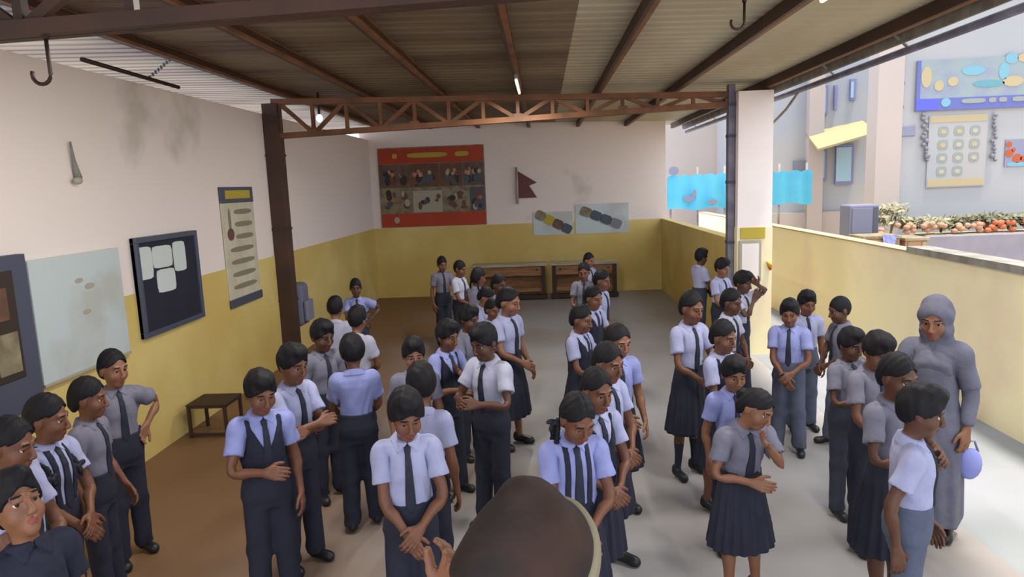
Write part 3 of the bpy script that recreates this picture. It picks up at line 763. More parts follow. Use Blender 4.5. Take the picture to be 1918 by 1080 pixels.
for a in ((6.10, 7.23, 1.12, 1.17), (6.10, 7.23, 2.0, 2.05), (6.10, 6.15, 1.17, 2.0), (7.18, 7.23, 1.17, 2.0)): lb('frame', *a, 'frame_grey', .055, parent=n_)
for px, py, hw, hh in ((271, 493, 13, 30), (304, 480, 17, 20), (336, 479, 11, 27), (312, 524, 16, 21)):
    c = at(px, py, X=XL + .042); s = c[1] / 1300; MB().disc(c, (0, 1, -.02), (0, 0, 1), hw * s * 2.05, hh * s * 1.05, 'paper', 20, .003, 8).build('paper', n_)
c_ = lb('wall_chart', 7.93, 8.84, 1.07, 2.50, 'chart', .012, label='tall narrow printed chart with a gold heading and thermometer picture', cat='poster')
lb('heading', 7.93, 8.84, 2.31, 2.50, 'frame_grey', .018, parent=c_); lb('heading_strip', 8.05, 8.74, 2.36, 2.46, 'gold', .004, .024, c_)
lb('bottom_rail', 7.93, 8.84, 1.07, 1.17, 'frame_grey', .03, parent=c_)
mb = MB()
for k in range(7):
    z = 2.2 - k * .15; mb.disc((XL + .019, 8.50 if k < 3 else 8.4, z), (0, 1, 0), (0, 0, 1), .25 if k < 3 else .33, .032, 'chart_ink', 16, .002, 3)
mb.disc((XL + .019, 8.12, 2.1), (0, 1, 0), (0, 0, 1), .035, .15, 'chart_ink', 14); mb.disc((XL + .02, 8.12, 1.94), (0, 1, 0), (0, 0, 1), .09, .075, 'maroon')
mb.build('print', c_, kind='stuff')

# ---------------------------------------------------------------- back wall
def bb(name, x0, x1, z0, z1, m, th=.02, d0=.0, parent=None, bev=0, **kw): return B(name, (x0, YB - d0 - th, z0), (x1, YB - d0, z1), m, parent, bev, **kw)
P_ = bb('photo_banner', -3.57, -1.25, 1.56, 3.28, 'ph_olive', .02, .006, label='big banner of photographs with red heading and footer on the back wall', cat='banner')
bb('heading', -3.55, -1.27, 2.93, 3.26, 'red', .008, .026, P_); bb('footer', -3.55, -1.27, 1.57, 1.86, 'red', .008, .026, P_)
mb = MB()
for x0, x1 in ((-3.25, -3.14), (-2.92, -2.05), (-1.88, -1.58)):
    mb.disc(((x0 + x1) / 2, YB - .036, 3.10), (1, 0, 0), (0, 0, 1), (x1 - x0) / 2, .052, 'gold', 16, .003, 4)
mb.disc((-3.22, YB - .036, 1.72), (1, 0, 0), (0, 0, 1), .06, .07, 'ph_pale'); mb.build('lettering', P_, kind='stuff')
rs = random.Random(4)
cells = [(-3.55, -2.9, 2.42, 2.92, 'ph_mauve'), (-2.89, -2.24, 2.42, 2.92, 'ph_brown'), (-2.23, -1.74, 2.42, 2.92, 'ph_brown'), (-1.73, -1.27, 2.42, 2.92, 'ph_mauve'), (-3.55, -2.85, 1.87, 2.40, 'ph_olive'), (-2.84, -2.2, 1.87, 2.34, 'ph_pale'), (-2.19, -1.6, 1.87, 2.38, 'ph_olive'), (-1.59, -1.27, 1.87, 2.38, 'ph_slate')]
for i, (x0, x1, z0, z1, m) in enumerate(cells):
    ph = bb('photograph', x0, x1, z0, z1, m, .006, .026, P_); mb = MB()
    for k in range(11):
        x = rs.uniform(x0 + .08, x1 - .08); top = i < 4; z = (z0 + .12 + rs.uniform(0, .08)) if top else rs.uniform(z0 + .08, z1 - .1)
        mb.disc((x, YB - .034 - .0006 * k, z), (1, 0, 0), (0, 0, 1), rs.uniform(.03, .08), rs.uniform(.06, .13) if top else rs.uniform(.03, .09), rs.choice(['ph_dark', 'ph_dark', 'ph_brown', 'ph_slate'] if top else ['ph_dark', 'ph_brown', 'ph_mauve', 'ph_flame', 'ph_slate', 'ph_pale', 'ph_brown']), 12, .0005)
        if top: mb.disc((x, YB - .039 - .0006 * k, z + .14), (1, 0, 0), (0, 0, 1), .04, .05, rs.choice(['ph_skin', 'ph_pale', 'ph_dark', 'ph_brown']), 10, .0005)
    mb.build('picture_print', ph, kind='stuff')
fl = MB().tube([(-.56, YB - .05, 1.98), (-.56, YB - .05, 2.76)], .025, 'ph_pale').build('wall_flag', label='small maroon double pointed flag on a pale staff', cat='flag')
V = [(-.535, 2.68), (-.13, 2.42), (-.30, 2.36), (-.14, 2.10), (-.535, 2.10)]
MB().faces([(x, YB - .055, z) for x, z in V] + [(x, YB - .043, z) for x, z in V], [(0, 1, 2, 3, 4), (9, 8, 7, 6, 5)] + [(j, 5 + j, 5 + (j + 1) % 5, (j + 1) % 5) for j in range(5)], 'maroon').build('flag_cloth', fl)
def paper(x0, x1, z0, z1, a, b, cols, label):
    p = bb('picture_sheet', x0, x1, z0, z1, 'whiteboard', .012, .006, label=label, cat='poster', group='white picture sheets on the back wall')
    a, b = Vector(a), Vector(b); n = len(cols)
    for i, m in enumerate(cols):
        q0 = a + (b - a) * i / n; q1 = a + (b - a) * (i + 1.02) / n
        MB().disc((q0 + q1) / 2, (b - a), (b - a).cross(Vector((0, 1, 0))), (b - a).length / n * .52, .10, m, 16, .006, 5).build('picture_print', p)
paper(-.24, .62, 1.28, 1.78, (-.17, YB - .03, 1.76), (.58, YB - .03, 1.36), ['ph_olive', 'gold', 'ph_mauve', 'ph_slate'], 'white sheet with a slanting brown and gold picture near the flag')
paper(.68, 1.83, 1.28, 1.92, (.80, YB - .03, 1.80), (1.66, YB - .03, 1.44), ['ph_olive', 'ph_slate', 'ph_slate', 'planter'], 'white sheet with a slanting blue grey picture above the bench')

# ---------------------------------------------------------------- benches
def bench(x0, x1, label):
    y0, y1 = 14.35, 14.75
    b = empty('school_bench', ((x0 + x1) / 2, 14.55, 0), label=label, cat='bench', group='wooden school benches by the back wall')
    B('seat', (x0, y0, .70), (x1, y1, .755), 'wood_top', b, .008)
    B('front_panel', (x0 + .08, y0 + .05, .50), (x1 - .08, y0 + .075, .70), 'wood', b); B('lower_rail', (x0 + .08, y0 + .06, .16), (x1 - .08, y0 + .10, .24), 'wood', b); B('back_panel', (x0 + .08, y1 - .06, .1), (x1 - .08, y1 - .035, .62), 'wood', b)
    for x in (x0 + .03, x1 - .11):
        for yy in (y0 + .02, y1 - .1): B('leg', (x, yy, 0), (x + .08, yy + .08, .70), 'wood_dark' if yy < 14.5 else 'wood', b)
    B('foot_board', (x0, y0 - .02, .02), (x1, y0 + .16, .10), 'wood_dark', b)
    for x in (x0 + .2, x1 - .2): MB().blob((x, y0 + .045, .62), (.02, .01, .02), 'iron', 8, 4).build('bolt', b)
bench(-1.55, .02, 'long wooden bench behind the dark haired cluster at the back wall')
bench(.10, 1.50, 'shorter wooden bench below the sheet with the blue grey picture')
s_ = empty('steel_stool', (-3.4, 6.75, 0), label='low steel framed stool standing by the yellow wall', cat='stool')
for (x, y_) in ((-3.62, 6.55), (-3.25, 6.55), (-3.62, 6.9), (-3.25, 6.9)): B('leg', (x - .014, y_ - .014, 0), (x + .014, y_ + .014, .33), 'wood_dark', s_)
for z in (.02, .31): MB().bar((-3.62, 6.55, z + .01), (-3.25, 6.55, z + .01), .028, .028, 'wood_dark').build('rail', s_); MB().bar((-3.25, 6.55, z + .01), (-3.25, 6.9, z + .01), .028, .028, 'wood_dark').build('rail', s_)
B('seat', (-3.64, 6.53, .33), (-3.23, 6.92, .345), 'wood_dark', s_, .004)
# on the pillar
f_ = B('framed_notice', (2.56, 9.262, 1.0), (2.85, 9.292, 1.55), 'ph_pale', None, .006, label='white framed notice hanging on the yellow part of the pillar', cat='notice')
B('sheet', (2.595, 9.258, 1.04), (2.815, 9.262, 1.51), 'pillar_white', f_)
B('wall_label', (2.58, 9.272, 1.57), (2.90, 9.292, 1.72), 'gold', None, .006, label='mustard label plate on the pillar above the framed notice', cat='sign')
h_ = MB().tube([(2.93, 9.26, 1.27), (2.96, 9.26, 1.20)], [.02, .03], 'gold', 8).build('hanging_tassel', label='tiny gold and red tassel on the pillar edge', cat='decoration')
MB().tube([(2.96, 9.26, 1.20), (2.97, 9.26, 1.15)], [.03, .012], 'red', 8).build('tip', h_)

# ---------------------------------------------------------------- across the yard
YF = 14.2
bd = empty('school_building', (9, YF, 0), label='pale blue grey building wall facing the yard behind the planter', cat='building')
B('wall', (6.75, YF, -.02), (18, YF + .5, 9), 'facade', bd)
B('corner_pillar', (6.5, YF - .12, -.02), (6.98, YF + .3, 9), 'facade_pink', bd)
B('plinth', (6.98, YF - .08, -.02), (18, YF, .55), 'pale_green', bd)
B('ledge', (6.98, YF - .25, 5.9), (18, YF, 6.05), 'facade_pink', bd)
def fb(px0, py0, px1, py1, d0):
    a, b = at(px0, py1, Y=YF - d0), at(px1, py0, Y=YF - d0); return a[0], b[0], a[2], b[2]
def fbox(name, r, m, d0, th, parent, bev=0, **kw): x0, x1, z0, z1 = r; return B(name, (x0, YF - d0 - th, z0), (x1, YF - d0, z1), m, parent, bev, **kw)
x0, x1, z0, z1 = fb(1717, 98, 2050, 208, .1)
bn = fbox('blue_banner', (x0, x1, z0, z1), 'banner_pic', .0, .05, None, label='large blue banner with a pale picture above a blue text band', cat='banner')
zb = z0 + (z1 - z0) * .24
fbox('text_band', (x0, x1, z0, zb), 'banner_blue', .05, .012, bn); fbox('band_end', (x0, x0 + .42, z0 + .01, zb - .01), 'banner_deep', .062, .006, bn); fbox('side_edge', (x0, x0 + .07, zb, z1), 'banner_blue', .05, .012, bn)
mb = MB()
mb.disc((x0 + .56, YF - .066, (z0 + zb) / 2 + .03), (1, 0, 0), (0, 0, 1), .09, .085, 'cyan')
for k, (a, b) in enumerate(((.85, 1.3), (1.36, 1.5), (1.55, 1.7), (1.8, 2.05), (2.15, 2.5))): mb.disc((x0 + (a + b) / 2, YF - .066, (z0 + zb) / 2 + .04), (1, 0, 0), (0, 0, 1), (b - a) / 2, .045, 'pale_green', 12, .003, 4)
mb.build('lettering', bn, kind='stuff')
mb = MB()
for dx, dz, a, b, m in ((.18, .62, .10, .2, 'cream'), (.42, .42, .09, .1, 'cream'), (.68, .50, .1, .09, 'cream'), (1.05, .72, .22, .09, 'cyan'), (1.35, .42, .3, .07, 'cyan_deep'), (1.62, .68, .1, .16, 'cyan'), (1.8, .45, .2, .1, 'cream'), (1.75, .95, .12, .1, 'cyan'), (2.05, .95, .2, .09, 'cream')): mb.disc((x0 + dx, YF - .054, zb + dz * .85 - .12), (1, 0, 0), (0, 0, 1), a, b, m, 14, .003)
mb.build('picture_print', bn, kind='stuff')
r = fb(1738, 212, 1856, 352, .1)
nb = fbox('portrait_board', r, 'facade_blue', .0, .03, None, label='pale board of small portraits between two hanging dark garlands', cat='board')
x0, x1, z0, z1 = r; W_ = x1 - x0; Hh = z1 - z0
fbox('heading', (x0 + .02, x1 - .02, z1 - .13, z1), 'cream', .03, .006, nb); fbox('footer', (x0 + .02, x1 - .02, z0 + .02, z0 + .17), 'cream', .03, .006, nb)
for i in range(4):
    for j in range(3):
        if i == 3 and j == 2: continue
        cx, cz = x0 + W_ * (.25 + .27 * j), z1 - .30 - i * Hh * .185
        po = MB().disc((cx, YF - .031, cz), (1, 0, 0), (0, 0, 1), .10, .095, 'pale_green', 16, .004, 4).build('portrait', nb)
        MB().disc((cx, YF - .036, cz - .01), (1, 0, 0), (0, 0, 1), .055, .045, 'cream' if (i * 3 + j) in (0, 1, 3, 5) else 'ph_pale', 10, .002).build('portrait_print', po)
for px, lab in ((1733, 'dark bead garland hanging beside the portrait board under the banner corner'), (1862, 'dark bead garland hanging at the far edge of the portrait board')):
    mb = MB(); rr = random.Random(px)
    for k in range(13):
        c = at(px + rr.uniform(-4, 4), 215 + k * 7, Y=YF - .05); s = rr.uniform(.03, .05) * (1.5 if k == 11 else 1); mb.blob(c, (s, .03, s), 'garland', 7, 5)
    mb.tube([at(px, 208, Y=YF - .05), at(px, 302, Y=YF - .05)], .008, 'garland', 5)
    mb.build('bead_garland', label=lab, cat='garland', group='dark bead garlands')
r = fb(1886, 258, 1960, 312, .1); pp = fbox('dotted_poster', r, 'lilac_pale', 0, .02, None, label='lilac poster with orange red dots beside the portrait board', cat='poster')
mb = MB()
for a, b, s in ((.08, .82, .06), (.1, .5, .08), (.3, .3, .09), (.2, .62, .04), (.45, .28, .06)): mb.disc((r[0] + a * 1.1 * (r[1] - r[0]), YF - .021, r[2] + b * (r[3] - r[2])), (1, 0, 0), (0, 0, 1), s, s, 'orange_red', 10, .003)
mb.disc((r[0] + .25, YF - .021, r[2] + .04), (1, 0, 0), (0, 0, 1), .2, .04, 'cyan', 12, .003, 4); mb.build('picture_print', pp, kind='stuff')
r = fb(1672, 112, 1700, 208, .1); pp = fbox('lilac_notice', r, 'facade_blue', 0, .02, None, label='narrow notice with lilac marks on the building beside the banner', cat='notice')
mb = MB()
for k, z in enumerate((.9, .72, .55, .38, .2, .08)): mb.disc((r[0] + (r[1] - r[0]) * (.4 + .12 * (k % 3)), YF - .021, r[2] + z * (r[3] - r[2])), (1, 0, 0), (0, 0, 1), .1, .075, 'lilac', 10, .003)
mb.build('marks', pp, kind='stuff')
r = fb(1662, 234, 1719, 256, .1); pp = fbox('grey_name_plate', r, 'lilac_pale', 0, .03, None, bev=.01, label='grey plate on the building below the narrow lilac notice', cat='sign')
# far building with windows
YG = 22
fbd = empty('far_building', (10, YG, 0), label='far pale building with lilac windows and a cream awning', cat='building')
B('wall', (6.6, YG, -.02), (13, YG + 5, 10), 'facade_blue', fbd); B('wall_block', (-3, YG + 6, -.02), (7.2, YG + 9, 10), 'facade_pink', fbd); B('pilaster', (8.05, YG - .25, -.02), (8.5, YG, 10), 'facade_pink', fbd)
B('base', (6.6, YG - .1, -.02), (13, YG, 1.2), 'facade_pink', fbd)
def gw(px0, py0, px1, py1, name, m, d0=0, th=.08):
    a, b = at(px0, py1, Y=YG - d0), at(px1, py0, Y=YG - d0); return B(name, (a[0], YG - d0 - th, a[2]), (b[0], YG - d0, b[2]), m, fbd)
for q in ((1540, 160, 1550, 215), (1560, 160, 1567, 205), (1590, 148, 1602, 188), (1534, 278, 1548, 338), (1562, 270, 1598, 345)):
    gw(*q, 'window', 'lilac')
    gw(q[0] + 3, q[1] + 5, q[2] - 3, q[3] - 5, 'pane', 'glass_blue', .08, .02)
gw(1485, 300, 1518, 318, 'vent', 'garland')
a, b = at(1520, 280, Y=YG - .5), at(1618, 244, Y=YG - .1)
MB().faces([(a[0], YG, b[2]), (b[0], YG, b[2] + .3), (b[0], YG - 1.0, b[2] - .1), (a[0], YG - 1.0, a[2])] + [(a[0], YG, b[2] - .06), (b[0], YG, b[2] + .24), (b[0], YG - 1.0, b[2] - .16), (a[0], YG - 1.0, a[2] - .06)], [(0, 1, 2, 3), (7, 6, 5, 4), (0, 4, 5, 1), (1, 5, 6, 2), (2, 6, 7, 3), (3, 7, 4, 0)], 'awning').build('awning', fbd)
# blue sheet fence
YT = 19.0
tp = empty('blue_tarpaulin', (5, YT, 0), label='bright cyan tarpaulin fence strung behind the pillar', cat='tarpaulin')
xa, za = at(1250, 393, Y=YT)[[0, 2]]; xb, zt = at(1521, 322, Y=YT)[[0, 2]]
mb = MB(); n = 60; V = []
for i in range(n + 1):
    x = xa + (xb - xa) * i / n; yy = YT + .05 * math.sin(i * .9); top = zt + .07 * abs(math.sin(i * .62)) ; bot_ = za + (.0 if i < 38 else .04) + .03 * math.sin(i * .4)
    V += [(x, yy, bot_), (x, yy, top)]
V += [(x, y_ + .012, z) for x, y_, z in V]; k = 2 * (n + 1); fs = []
for i in range(n): fs += [(2 * i, 2 * i + 2, 2 * i + 3, 2 * i + 1), (k + 2 * i, k + 2 * i + 1, k + 2 * i + 3, k + 2 * i + 2), (2 * i + 1, 2 * i + 3, k + 2 * i + 3, k + 2 * i + 1), (2 * i, k + 2 * i, k + 2 * i + 2, 2 * i + 2)]
mb.faces(V, fs, 'tarp').build('sheet', tp)
for x in np.linspace(xa + .1, xb - .1, 6): MB().tube([(x, YT + .1, -.02), (x, YT + .1, zt + .25)], .03, 'galv', 6).build('pole', tp)
for px, py, a_, b_ in ((1262, 320, .14, .12), (1290, 372, .16, .08), (1300, 362, .06, .1), (1335, 378, .14, .07)): MB().disc(at(px, py, Y=YT - .08), (1, 0, 0), (0, 0, 1), a_, b_, 'lilac_pale', 12, .004).build('patch', tp)
# planter, plants, speaker, crates
YP = 12.6
pl = B('long_planter', (at(1735, 450, Y=YP)[0], YP, -.02), (12, YP + .7, at(1800, 440, Y=YP)[2]), 'planter', None, .02, label='long grey planter wall standing before the pale building', cat='planter')
B('soil', (6.8, YP + .06, 1.2), (11.9, YP + .64, at(1800, 440, Y=YP)[2] + .01), 'earth', pl)
B('base_step', (6.75, YP - .3, -.02), (12, YP, .3), 'pale_green', pl)
def plant(px, py_top, wpx, label, fm, lm, nf=7, yy=YP + .3, basez=1.25, trunk=True):
    rr = random.Random(px); base = at(px, 440, Y=yy); base[2] = basez; top = at(px, py_top, Y=yy)[2]; wd = wpx * yy / 1300 / 2
    e = empty('potted_plant' if not trunk else 'flowering_plant', tuple(base), label=label, cat='plant', group='plants along the planter')
    st = MB()
    for k in range(4): st.tube([tuple(base), (base[0] + rr.uniform(-.4, .4) * wd, yy + rr.uniform(-.1, .1), basez + (top - basez) * .7)], [.015, .008], 'leaf', 5)
    st.build('stem', e)
    mb = MB()
    for k in range(150):
        a, ph = rr.uniform(0, 6.28), rr.uniform(-.6, 1); rad = wd * rr.uniform(.3, 1); zc = basez + (top - basez) * (.45 + .5 * ph * rr.uniform(.4, 1))
        c = Vector((base[0] + rad * math.cos(a), yy + rad * .7 * math.sin(a), max(basez + .02, min(top, zc)))); u = Vector((rr.gauss(0, 1), rr.gauss(0, 1), rr.gauss(0, .6))).normalized(); v = u.orthogonal().normalized(); L = rr.uniform(.05, .10)
        mb.faces([c - u * L, c + v * L * .45, c + u * L, c - v * L * .45], [(0, 1, 2, 3)], lm)
    o = mb.build('foliage', e, kind='stuff')
    for k in range(nf):
        mbf = MB(); c = (base[0] + rr.uniform(-1, 1) * wd, yy - wd * .55 - rr.uniform(.0, .06), basez + rr.uniform(.02, .17)); mbf.blob(c, (.07, .05, .05), fm, 7, 4); mbf.build('flower', e)
for px, pt, w_, lab, fm, lm in ((1668, 372, 62, 'pale bushy plant beside the loudspeaker', 'petal_pale', 'leaf_pale'), (1712, 402, 50, 'low plant with faded flowers next to the bushy plant', 'petal_pale', 'leaf_pale'), (1762, 402, 60, 'spreading flowering plant below the portrait board footer', 'petal_pale', 'leaf_pale'), (1800, 398, 50, 'green flowering plant under the middle of the portrait board', 'petal_pale', 'leaf'), (1842, 392, 48, 'taller rounded green plant below the far garland', 'petal', 'leaf'), (1888, 396, 56, 'dark green plant with orange flowers under the dotted poster', 'petal', 'leaf'), (1925, 390, 50, 'orange flowering plant at the edge of the view', 'petal', 'leaf')):
    plant(px, pt, w_, lab, fm, lm)
Y5 = 12.2
sp = empty('loudspeaker', tuple(at(1618, 445, Y=Y5) * [1, 1, 0]), label='grey loudspeaker on a stand behind the yellow path wall', cat='loudspeaker')
a, b = at(1589, 444, Y=Y5), at(1648, 382, Y=Y5)
B('cabinet', (a[0], Y5, a[2]), (b[0], Y5 + .4, b[2]), 'speaker', sp, .03); B('grille', (a[0] + .05, Y5 - .012, a[2] + .06), (b[0] - .12, Y5, b[2] - .06), 'speaker', sp, .005); B('side_panel', (b[0] - .1, Y5 - .01, a[2] + .05), (b[0] - .02, Y5, b[2] - .05), 'speaker_dark', sp)
xm = (a[0] + b[0]) / 2; MB().tube([(xm, Y5 + .2, .3), (xm, Y5 + .2, a[2])], .03, 'galv').build('pole', sp)
for k in range(3): an = k * 2.094 + .5; MB().tube([(xm, Y5 + .2, .75), (xm + .45 * math.cos(an), Y5 + .2 + .45 * math.sin(an), -.02)], .018, 'galv').build('leg', sp)
def crate(px0, px1, py0, lab):
    a, b = at(px0, 500, Y=11.2), at(px1, py0, Y=11.2); c = B('wooden_crate', (a[0], 11.2, -.02), (b[0], 11.7, b[2]), 'carton', None, .015, label=lab, cat='crate', group='brown crates behind the path wall')
    B('lid', (a[0] - .02, 11.18, b[2]), (b[0] + .02, 11.72, b[2] + .05), 'ph_olive', c, .008); B('batten', (a[0] + .03, 11.185, .2), (a[0] + .09, 11.2, b[2] - .02), 'ph_olive', c); B('batten', (b[0] - .09, 11.185, .2), (b[0] - .03, 11.2, b[2] - .02), 'ph_olive', c)
crate(1616, 1686, 446, 'tall brown crate with a blue cloth behind the path wall'); crate(1694, 1738, 450, 'narrower brown crate next to the grey planter')
a = at(1666, 448, Y=11.15); mb = MB(); V = []
for i in range(6):
    for j in range(5): t = i / 5; V.append((a[0] + (j - 2) * .055 * (1 - .35 * t), 11.165 - .012 * math.sin(j * 2 + i) - .01, a[2] + .07 - t * .36))
mb.faces(V + [(x, y_ - .01, z) for x, y_, z in V], [(i * 5 + j, i * 5 + j + 1, i * 5 + j + 6, i * 5 + j + 5) for i in range(5) for j in range(4)] + [(30 + i * 5 + j, 30 + i * 5 + j + 5, 30 + i * 5 + j + 6, 30 + i * 5 + j + 1) for i in range(5) for j in range(4)], 'cloth_blue').build('hanging_cloth', label='blue cloth hanging over the front of the taller crate', cat='cloth')

# school bag by the column, pouch in the woman's hand
a = at(545, 532, X=-3.66); bg_ = MB().box((XL + .012, 9.66, a[2] - .62), (XL + .25, 10.02, a[2]), 'speaker', .07).build('school_bag', label='grey school bag hanging on the wall right behind the dark steel column', cat='bag')
MB().box((XL + .25, 9.70, a[2] - .55), (XL + .31, 9.98, a[2] - .25), 'lilac_pale', .02).build('pocket', bg_)
MB().tube([(XL + .06, 9.78, a[2] - .02), (XL + .03, 9.80, a[2] + .10), (XL + .03, 9.88, a[2] + .10), (XL + .06, 9.90, a[2] - .02)], .012, 'speaker_dark').build('strap', bg_)

_w = at(1757, 556, Z=1.596); c = at(1817, 868, Y=_w[1] - .10); mb = MB(); mb.blob(c, (.075, .04, .105), 'cloth_blue', 12, 8)
pch = mb.build('cloth_pouch', label='small blue cloth pouch hanging from the hand of the woman in grey', cat='bag')
MB().tube([(c[0] - .045, c[1], c[2] + .08), (c[0] - .02, c[1], c[2] + .15), (c[0] + .02, c[1], c[2] + .15), (c[0] + .045, c[1], c[2] + .08)], .007, 'lilac').build('handle', pch)
# ---------------------------------------------------------------- the crowd
def place(px, py, h, ry, label, wear='boy', arms=('hang', 'hang'), head=(0, 8, 0), **kw):
    """px, py: where the crown of the head sits; h: height; ry: turn from facing the camera (positive = towards the pillar side)"""
    head = (head[0], head[1] + 5, head[2]); p = at(px, py, Z=h * .985); yaw = math.degrees(math.atan2(-p[0], p[1])) + ry
    P = dict(arml=arms[0], armr=arms[1], head=head); P.update(kw.pop('P', {}))
    kw.setdefault('group', 'school children standing in the hall'); kw.setdefault('fine', py > 585)
    rr = random.Random(px * 7 + py); kw.setdefault('skin', rr.choice((0, 0, 1, 2))); kw.setdefault('wide', rr.uniform(.86, .92))
    P.setdefault('legl', (rr.uniform(-4, 6), rr.uniform(1, 4), rr.uniform(0, 4))); P.setdefault('legr', (rr.uniform(-4, 6), rr.uniform(1, 4), rr.uniform(0, 4)))
    return person(label, (p[0], p[1], .001), yaw, h, wear, P, **kw)
G = dict(wear='girl', hair='girl')
GT = dict(wear='boy', hair='girl')
# by the wall
place(2, 785, 1.49, 55, 'girl cut off at the frame edge below the dark display board', arms=('clasp', 'clasp'), **GT)
place(75, 742, 1.46, 45, 'girl with dark shoulder straps looking aside below the dark display board', arms=('clasp', 'claspL'), straps=True, braids='long', tie=True, head=(20, 5, 0), **GT)
place(155, 710, 1.43, 62, 'girl in profile with grey shirt and long dark tie near the whiteboard', arms=('fore', 'hang'), shirt='shirt_grey', head=(12, 4, 0), **GT)
place(205, 657, 1.46, 22, 'girl with one hand on her hip below the whiteboard', arms=('akimbo', 'hang'), shirt='shirt_grey', head=(12, 2, 0), lower='navy', **GT)
place(32, 892, 1.47, 25, 'person nearest the camera at the lower corner looking upward', arms=('hang', 'hang'), head=(0, -24, 0), skin=2, hair='boy', shirt='vest', tie=False)
# first file
place(480, 692, 1.47, 12, 'boy in dark sweater vest holding one forearm across his waist', arms=('hang', 'waist'), vest=True, head=(8, 12, 0), shirt='shirt_blue')
place(540, 645, 1.5, 38, 'boy with folded arms behind the boy in the sweater vest', arms=('fold', 'fold2'), head=(4, 8, 0), shirt='shirt')
place(598, 600, 1.45, 30, 'boy with dark tie hanging straight in front of the pair facing away', arms=('hang', 'hang'), head=(5, 8, 0), shirt='shirt_grey')
place(625, 557, 1.38, 165, 'boy turned away beside the boy with crossed arms near the yellow wall', arms=('clasp', 'clasp'), shirt='shirt_white')
place(665, 522, 1.36, 2, 'boy with crossed arms farthest back in the file by the yellow wall', arms=('akimbo', 'fold2'), shirt='shirt_blue', head=(0, 2, 0), hair='crop', lower='charcoal')
place(665, 575, 1.42, 150, 'boy with back turned standing before the boy with crossed arms', arms=('hang', 'clasp'), shirt='shirt_white')
place(658, 630, 1.42, 182, 'boy in pale blue shirt with his round dark head turned fully away', arms=('clasp', 'clasp'), shirt='shirt_blue', hair='puff')
# second file
place(772, 632, 1.42, 4, 'boy facing forward behind the large dark head of the middle file', arms=('hang', 'hang'), head=(4, 6, 0), shirt='shirt_grey')
place(788, 684, 1.45, 158, 'boy in white shirt turned away with big dark hair in the middle file', arms=('clasp', 'hang'), hair='puff', shirt='shirt', head=(20, 10, 0))
place(754, 727, 1.47, 3, 'front boy of the middle file clasping his hands low before him', arms=('clasp', 'claspL'), head=(10, 14, 0), hair='puff', shirt='shirt')
place(832, 600, 1.42, 42, 'boy in dark vest raising one arm to his chest', arms=('tie', 'waist'), vest=True, head=(6, 8, 0), shirt='shirt_blue')
place(873, 572, 1.40, 52, 'child with hand near chin behind the boy in the dark vest', arms=('face', 'waist'), shirt='shirt_grey', tie=False)
place(911, 605, 1.50, -38, 'boy in white shirt facing the other way with forearms held out', arms=('hold', 'hold'), shirt='shirt_white', head=(-6, 12, 0))
place(919, 560, 1.28, 40, 'girl in long navy skirt partly hidden behind the white shirted boy', arms=('waist', 'clasp'), shirt='shirt', long=True, **G)
place(947, 540, 1.50, 52, 'girl in white shirt and navy skirt at the outer end of the middle file', arms=('fore', 'clasp'), shirt='shirt', head=(8, 8, 0), long=True, wide=1.0, **G)
place(826, 480, 1.4, 22, 'boy in grey shirt standing farthest back in the middle file', arms=('hold', 'hang'), shirt='shirt_grey', hair='crop', lower='navy')
place(858, 488, 1.4, 62, 'boy in profile beside the farthest boy of the middle file', arms=('clasp', 'clasp'), shirt='shirt_white', hair='crop')
place(893, 502, 1.42, 125, 'girl with long dark hair turned away before the long bench', arms=('clasp', 'clasp'), braids='long', **G)
place(931, 514, 1.40, 48, 'girl looking sideways in front of the long bench', arms=('clasp', 'clasp'), **G)
place(902, 536, 1.33, 70, 'girl with bowed dark head in the thick of the middle file', arms=('waist', 'waist'), head=(0, 25, 0), **G)
# third file
place(1101, 474, 1.33, 50, 'small girl farthest back in front of the shorter bench', arms=('clasp', 'clasp'), skin=2, **G)
place(1094, 492, 1.40, -8, 'girl in grey shirt facing forward near the shorter bench', arms=('clasp', 'clasp'), shirt='shirt_grey', **G)
place(1124, 506, 1.42, 65, 'girl in profile with white sleeve near the shorter bench', arms=('fore', 'clasp'), shirt='shirt', **G)
place(1108, 536, 1.40, 48, 'girl with dark vest and hands clasped in the third file', arms=('clasp', 'clasp'), vest=True, **G)
place(1084, 572, 1.40, 62, 'girl looking sideways with pale collar midway along the third file', arms=('waist', 'clasp'), vest=True, **G)
place(1152, 608, 1.42, 28, 'taller girl with looped braids and full pale blue shirt', arms=('fore', 'clasp'), braids='loop', shirt='shirt_blue', head=(10, 8, 0), wide=.98, **G)
place(1133, 642, 1.46, 50, 'girl in profile before the taller girl with looped braids', arms=('clasp', 'clasp'), shirt='shirt', **G)
place(1112, 690, 1.43, 38, 'girl in dark vest looking aside behind the front girl of the third file', arms=('clasp', 'clasp'), vest=True, braids='loop', **G)
place(1071, 730, 1.44, 16, 'front girl of the third file looking down with ribboned braids and clasped hands', arms=('clasp', 'claspL'), braids='loop', shirt='shirt_blue', straps=True, head=(12, 22, 0), **G)
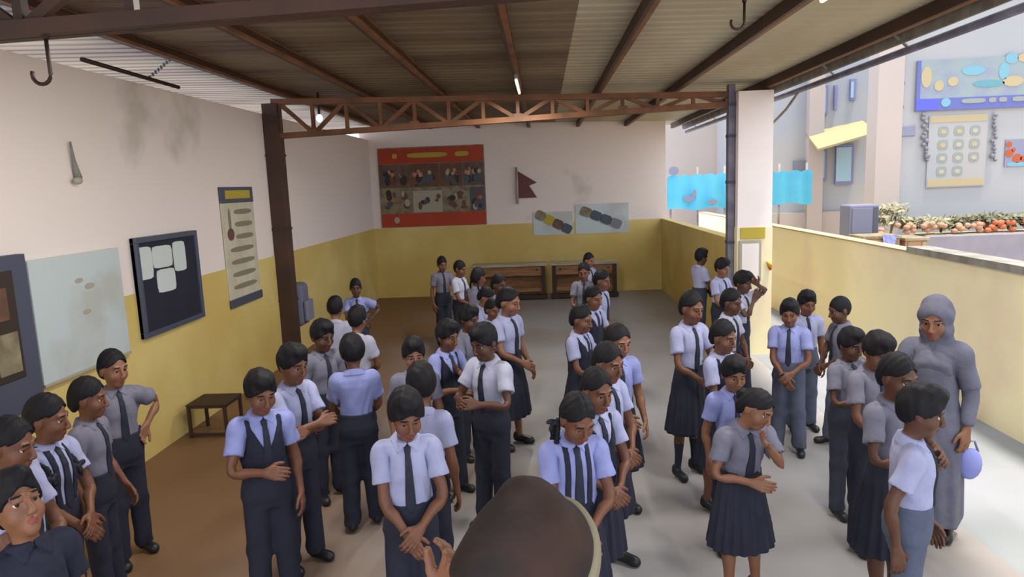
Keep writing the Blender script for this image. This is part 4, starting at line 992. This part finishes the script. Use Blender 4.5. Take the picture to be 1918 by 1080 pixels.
# fourth file
place(1311, 466, 1.42, 125, 'child turned away farthest back beside the corner of the low wall', arms=('clasp', 'clasp'), shirt='shirt', hair='boy', lower='charcoal')
place(1350, 484, 1.42, 55, 'boy with bright cheek near the pillar base', arms=('waist', 'clasp'), shirt='shirt')
place(1388, 508, 1.42, 62, 'child raising both hands to the brow beside the pillar', arms=('brow', 'face'), shirt='shirt_white')
place(1291, 546, 1.54, 42, 'girl with knee length navy skirt and dark leggings standing sideways', arms=('waist', 'clasp'), shirt='shirt', socks='socks_navy', head=(6, 8, 0), **G)
place(1366, 541, 1.42, 62, 'girl in profile midway along the file by the pillar', arms=('clasp', 'clasp'), shirt='shirt_white', **G)
place(1350, 600, 1.42, 58, 'girl in dark vest with white sleeves in the file by the pillar', arms=('fore', 'clasp'), vest=True, **G)
place(1372, 668, 1.30, 24, 'boy in pale blue shirt behind the girl with the bun', arms=('hang', 'hang'), shirt='shirt_blue', lower='navy')
place(1390, 722, 1.27, 30, 'front girl with a dark bun raising a hand to her cheek', arms=('face', 'waist'), bun=True, wide=1.02, shirt='shirt_grey', head=(28, 12, 18), socks='skin', P=dict(lean=9), skin=2, **G)
# by the path
place(1480, 560, 1.38, -4, 'child in pale blue shirt and dark tie with crossed hands by the path', arms=('clasp', 'claspL'), shirt='shirt_blue', lower='slate', hair='boy')
place(1510, 544, 1.36, 24, 'taller child just behind the one in pale blue shirt by the path', arms=('hang', 'hang'), shirt='shirt', lower='slate', hair='boy')
place(1578, 556, 1.36, -62, 'child in grey looking back towards the pair by the path', arms=('clasp', 'clasp'), shirt='shirt_grey', lower='slate', hair='crop')
place(1590, 614, 1.36, 48, 'child with forearms held out in the group near the woman in grey', arms=('hold', 'waist'), shirt='shirt_grey', lower='charcoal')
place(1637, 618, 1.45, 44, 'child in grey shirt with bowed head in the group near the woman', arms=('clasp', 'clasp'), shirt='shirt_grey', head=(0, 18, 0), lower='navy')
place(1676, 662, 1.47, 52, 'girl in profile in front of the woman in the grey headscarf', arms=('hold', 'waist'), shirt='shirt_grey', lower='navy', wear='girl', hair='girl')
place(1716, 722, 1.45, 98, 'nearest child of the group by the path with a white shirt back', arms=('fore', 'back'), shirt='shirt', lower='slate', vest=False, hair='boy')
place(1757, 556, 1.62, -12, 'tall woman in grey headscarf and long grey gown by the path', wear='gown', lower='gown_grey', scarf='scarf_grey', wide=.92, arms=('hang', 'waist'), head=(0, 10, 0), group='adults')
place(972, 960, 1.76, 128, 'person in brown headscarf with cream border seen from behind at the camera', wear='gown', lower='scarf_brown', scarf='scarf_brown', border='cream_trim', arms=(((.25, .0, 1.19), (1, .2, -1)), 'clasp'), head=(0, 4, 0), group='adults', fine=True, wide=1.12)
